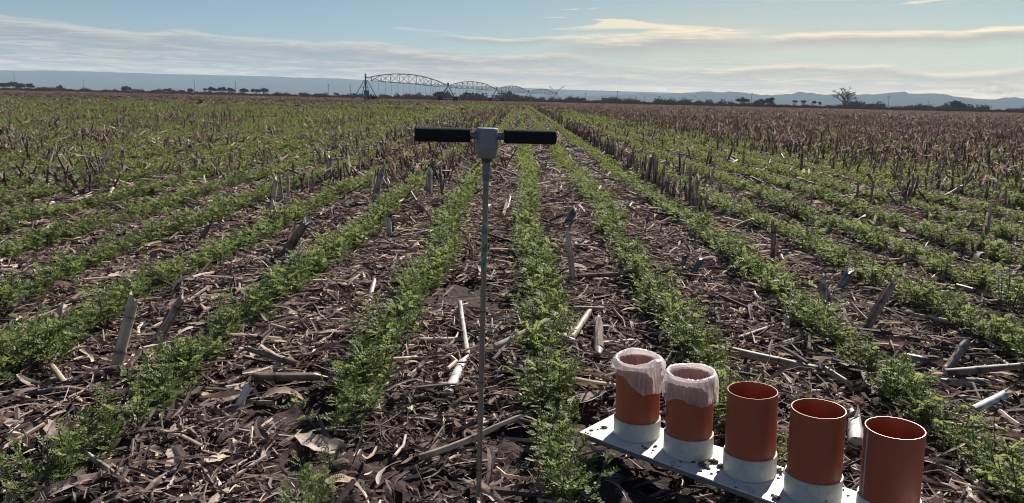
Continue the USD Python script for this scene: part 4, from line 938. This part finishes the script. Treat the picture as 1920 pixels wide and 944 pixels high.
# ------------------------------------------------------------------ trees at the far side of the field
def branchy(rng, h, r, spread, depth, mb, p=None, d=None, tips=None, first=.32, bend=.35):
    p = np.zeros(3) if p is None else p; d = np.array([0, 0, 1.]) if d is None else d
    L = h * first * rng.uniform(.85, 1.15); q = p + d * L * .5 + rng.normal(0, .03 * L, 3); e = q + (d + rng.normal(0, .08, 3)) * L * .5
    mb.add(*tube([p, q, e], [r, r * .86, r * .74], 5 if depth > 2 else 3, False)); 
    if depth == 0: tips.append(e); return
    for k in range(3 if depth > 1 else 4):
        a = rng.uniform(0, 6.28); nd = d + spread * np.array([math.cos(a), math.sin(a), rng.uniform(-.15, .35)]); nd /= np.linalg.norm(nd)
        branchy(rng, h * rng.uniform(.66, .84), r * .62, spread, depth - 1, mb, e, nd, tips, first, bend)
def tree(name, x, base, top, half, Y, label, kind, seed, group=None, cat='tree', leafmat='tree_leaf'):
    rng = np.random.default_rng(seed); hor = 187 + .0224 * (x - 960); h = (base - top) * Y / F; w = half * Y / F
    b = at_depth(x, hor, Y); t = thing(name, (b[0], b[1], 0)); tag(t, label, cat, group)
    tk, tips = MB(), []
    if kind == 'bare':
        branchy(rng, h * .80, h * .024, .75, 5, tk, tips=tips, first=.20)
        for v in tk.v: v[:, 2] -= .12 * h          # the lowest part of the bole stands in the grass
        tv = np.array(tips) - [0, 0, .12 * h]; c = tv + rng.normal(0, .05 * h, tv.shape)
        m = np.vstack(tk.v); s = np.array([w / np.percentile(np.abs(m[:, 0]), 99), w / np.percentile(np.abs(m[:, 1]), 99), h / m[:, 2].max()])
        for i in range(len(tk.v)): tk.v[i] = tk.v[i] * s
        obj('trunk', (np.vstack(tk.v[:1]), tk.f[0]), 'bark', t)
        sub = MB(); 
        for v, f in zip(tk.v[1:], tk.f[1:]): sub.add(v, f - f.min())
        for q in tv * s:
            d = rng.normal(0, 1, 3) + [0, 0, .4]; d *= .06 * h / np.linalg.norm(d); sub.add(*tube([q, q + d], [.016, .008], 3, False))
        obj('crown', sub.mesh(), 'bark', t); return
    tr = {'umbrella': .55, 'round': .25, 'bush': .12, 'tuft': .45}[kind] * h
    n0 = 1 if kind in ('round', 'bush') else rng.integers(2, 4); cen = []
    for i in range(n0):
        a = rng.uniform(0, 6.28); o = np.array([math.cos(a), math.sin(a), 0]) * w * (.45 if n0 > 1 else 0); p0 = np.array([rng.normal(0, .06 * w), rng.normal(0, .06 * w), 0])
        tk.add(*tube([p0, p0 * .5 + o * .35 + [0, 0, tr * .6], o + [0, 0, tr * 1.1]], [.05 * h, .038 * h, .022 * h], 6, False)); cen.append(o + [0, 0, tr * 1.1])
        for _ in range(5):
            b2 = rng.uniform(0, 6.28); e = o + np.array([math.cos(b2) * w * .5, math.sin(b2) * w * .5, tr * 1.1 + .18 * h * rng.uniform(.3, 1)]); tk.add(*tube([o * .8 + [0, 0, tr * .95], e], [.02 * h, .008 * h], 4, False))
    cr = MB(); lumps = {'umbrella': 22, 'round': 30, 'bush': 14, 'tuft': 9}[kind]
    for _ in range(lumps):
        a, q = rng.uniform(0, 6.28), math.sqrt(rng.uniform(0, 1)) * .92
        if kind == 'umbrella': z = h * (.50 + .40 * (1 - q ** 2) * rng.uniform(.3, 1)); sz = (.24 * w, .24 * w, .16 * h)
        elif kind == 'tuft': z = h * rng.uniform(.66, .92); q *= .75; sz = (.3 * w, .3 * w, .10 * h)
        else: z = tr + (h - tr) * (.12 + .78 * math.sqrt(max(0, 1 - q * q)) * rng.uniform(.15, 1)); sz = (.26 * w, .26 * w, .12 * h)
        c = np.array([math.cos(a) * q * w * .86, math.sin(a) * q * w * .86, z]); k = 48; pts = rng.normal(0, .5, (k, 3)) * sz + c
        pts[:, 2] = np.minimum(pts[:, 2], h); cr.add(*cards(rng, pts, .05 * h * rng.uniform(.7, 1.4, k) + .05, .8, .7))
    obj('trunk', tk.mesh(), 'bark', t, smooth=True); obj('crown', cr.mesh(), leafmat, t)
D = 610
for i, a in enumerate([
    ('grove_tree', 8, 168, 155, 14, 'dense dark tree at the very left edge of the far side', 'round'), ('grove_tree', 26, 168, 154, 15, 'dense dark tree second from the left edge on the far side', 'round'), ('grove_tree', 40, 168, 156, 9, 'rounded end tree on the right of the dark grove at left', 'round'),
    ('small_tree', 57, 168, 156, 8, 'small dark tree just right of the dark grove at left', 'round'), ('small_tree', 112, 170, 159, 7, 'small far tree with a pointed top left of centre left', 'bush'),
    ('small_tree', 237, 172, 161, 9, 'spreading dark tree with a tall leaning tip, left of the poles', 'round'), ('small_tree', 252, 172, 165, 7, 'low dark bush right of the spreading dark tree', 'bush'), ('small_tree', 316, 174, 165, 9, 'grey green bushy tree left of the first pole', 'round'), ('small_tree', 342, 175, 168, 6, 'low bush left of the first pole', 'bush'), ('small_tree', 357, 175, 166, 6, 'small tree touching the first pole', 'round'),
    ('flat_topped_tree', 394, 176, 163, 13, 'leftmost flat topped tree with several stems', 'umbrella'), ('flat_topped_tree', 417, 176, 163, 10, 'second flat topped tree from the left, dense crown', 'umbrella'), ('flat_topped_tree', 432, 176, 164, 9, 'third flat topped tree, joined to the dense second one', 'umbrella'),
    ('flat_topped_tree', 459, 177, 165, 9, 'thin flat topped tree just right of the second pole', 'umbrella'), ('flat_topped_tree', 479, 177, 165, 9, 'dense flat topped tree, left one of the right pair', 'umbrella'), ('flat_topped_tree', 494, 177, 164, 11, 'dense flat topped tree, right one of the right pair', 'umbrella'),
    ('small_tree', 566, 180, 173, 8, 'low dark bush left of the pole with crossarms', 'bush'), ('small_tree', 630, 181, 173, 7, 'dark bush right of the pole with crossarms', 'bush'),
    ('small_tree', 826, 186, 172, 15, 'big dark round tree behind the first drive tower', 'round'), ('small_tree', 882, 187, 174, 5, 'dark pointed tree under the second span', 'bush'), ('small_tree', 1073, 190, 183, 8, 'low grey tree right of the irrigation machine', 'round'), ('small_tree', 1091, 190, 182, 11, 'dark bush right of the irrigation machine', 'round'),
    ('small_tree', 1246, 194, 188, 8, 'small dark bush between tall pole and round tree', 'bush'), ('small_tree', 1391, 198, 182, 15, 'wide round tree on short stems left of the grey grove', 'umbrella'),
    ('grove_tree', 1425, 199, 186, 13, 'grey hazy tree, left of the grey grove', 'round'), ('grove_tree', 1443, 199, 182, 12, 'grey hazy tree, tallest of the grey grove', 'round'),
    ('flat_topped_tree', 1490, 200, 188, 7, 'first of four small flat topped trees left of the bare tree', 'tuft'), ('flat_topped_tree', 1506, 200, 188, 7, 'second of four small flat topped trees left of the bare tree', 'tuft'), ('flat_topped_tree', 1525, 201, 189, 6, 'third of four small flat topped trees left of the bare tree', 'tuft'), ('flat_topped_tree', 1537, 201, 191, 5, 'fourth and smallest flat topped tree left of the bare tree', 'tuft'),
    ('small_tree', 1632, 203, 193, 9, 'grey green tree right of the bare tree', 'round'), ('small_tree', 1792, 206, 186, 11, 'tall dark tree leaning right near the right edge of the far side', 'round'), ('small_tree', 1802, 207, 194, 9, 'lower dark tree touching the tall one near the right edge', 'round'), ('small_tree', 1852, 208, 198, 5, 'small pointed bush near the right edge of the far side', 'bush')]):
    tree(a[0], a[1], a[2], a[3], a[4], D + (i * 37) % 60, a[5], a[6], 900 + i)
tree('bare_tree', 1584, 204, 164, 27, 400, 'large leafless tree with spreading branches on the right horizon', 'bare', 82)
tree('red_shrub', 696, 188, 177, 12, 158, 'reddish dry shrub at the foot of the pivot tower', 'bush', 78, None, 'shrub', 'red_shrub_leaf')

# the low far wood that closes the field, and the reddish grass before it
BUSH = []
for i in range(6):
    rng = np.random.default_rng(820 + i); c = rng.normal(0, .40, (240, 3)); c[:, 2] = np.abs(c[:, 2]) * 1.1; m = MB(); m.add(*cards(rng, c, rng.uniform(.09, .22, 240), .8, .7)); BUSH.append(m)
rng = np.random.default_rng(55); x = rng.uniform(-160, 2080, 1500); Yb = rng.uniform(640, 860, 1500)
hp = np.interp(x, [-160, 60, 130, 520, 700, 780, 850, 960, 1060, 1200, 1400, 1700, 1920, 2080], [4, 4, 4, 4, 4.5, 6, 10, 10, 6, 6.5, 6, 8.5, 7, 7]) * np.clip(3.2 * fbm(np.stack([x * .11, 0 * x, 0 * x], -1), 4, 6) - .75, .4, 1.3) * np.where((x > 1470) & (x < 1560), .55, 1.)
pos = np.array([at_depth(a, 187 + .0224 * (a - 960), b) for a, b in zip(x, Yb)]); pos[:, 2] = 0
sc = hp * Yb / F / 1.15
o = instancer('far_treeline', [[m.part('foliage', 'tree_leaf')] for m in BUSH], pos, rng.uniform(0, 6.28, 1500), np.zeros(1500), np.zeros(1500), np.stack([sc * rng.uniform(.9, 1.7, 1500), sc * rng.uniform(.9, 1.7, 1500), sc * rng.choice([.45, .7, 1., 1.25], 1500, p=[.3, .35, .25, .1])], 1), rng.integers(0, 6, 1500))
tag(o, 'low dark line of far bushes and woods along the horizon', 'trees', kind='stuff')
n = 5200; x = rng.uniform(-100, 2020, n); Yb = rng.uniform(235, 420, n); k_ = rng.uniform(size=n) < np.interp(x, [-100, 300, 700, 1050, 1300, 1920], [.45, .35, .3, .55, .9, 1.]); x, Yb = x[k_], Yb[k_]; n = len(x)
pos = np.array([at_depth(a, 187 + .0224 * (a - 960), b) for a, b in zip(x, Yb)]); pos[:, 2] = 0
GRS = []
for i in range(4):
    rg = np.random.default_rng(840 + i); m = MB()
    for _ in range(40):
        c = rg.normal(0, .8, 2); h = rg.uniform(.4, 1.1); d = rg.normal(0, .22, 2); m.add([[c[0] - .05, c[1], 0], [c[0] + .05, c[1], 0], [c[0] + d[0], c[1] + d[1], h]], [[0, 1, 2]])
    GRS.append(m)
o = instancer('dry_grass', [[m.part('blades', 'red_shrub_leaf')] for m in GRS], pos, rng.uniform(0, 6.28, n), np.zeros(n), np.zeros(n), rng.uniform(.7, 1.3, n), rng.integers(0, 4, n))
tag(o, 'reddish brown dry grass margin at the far edge of the field', 'grass', kind='stuff')

# ------------------------------------------------------------------ air
def haze():
    g = G(); v = g.add('principled_volume', 'volume', color=(.58, .78, 1.), density=8.5e-5, anisotropy=0.)
    g.make('haze_air', volume=v)
    a = np.arange(32) * 2 * PI / 32; r = 10600
    m = trimesh.creation.cylinder(radius=r, height=291, sections=48); m.apply_translation([0, 0, 291 / 2 - 21])
    tag(obj('haze', m, 'haze_air'), 'pale even haze over the whole plain', 'haze', kind='stuff')
haze()

def smoke():
    g = G(); pos = g.add('geometry', 'position'); c = at_depth(1888, 170, 3600)
    q = g.add('mapping', 'vector', vector=pos, location=tuple(-c / [150, 90, 42]), scale=(1 / 150, 1 / 90, 1 / 42))
    rr = g.add('vector_math', 'value', math_type='length', vector1=q)
    n = g.noise(pos, .017, 4., .6)
    dens = g.math('multiply', g.math('multiply', g.step(rr, 1., .15), g.step(n, .42, .70)), .0075)
    g.make('smoke_air', volume=g.add('principled_volume', 'volume', color=(.62, .50, .40), density=dens))
    m = trimesh.creation.icosphere(3); m.apply_scale([150, 90, 42]); m.apply_translation(c)
    tag(obj('smoke', m, 'smoke_air', smooth=True), 'thin brownish smoke drifting over the hills at the right edge', 'smoke', kind='stuff')
smoke()
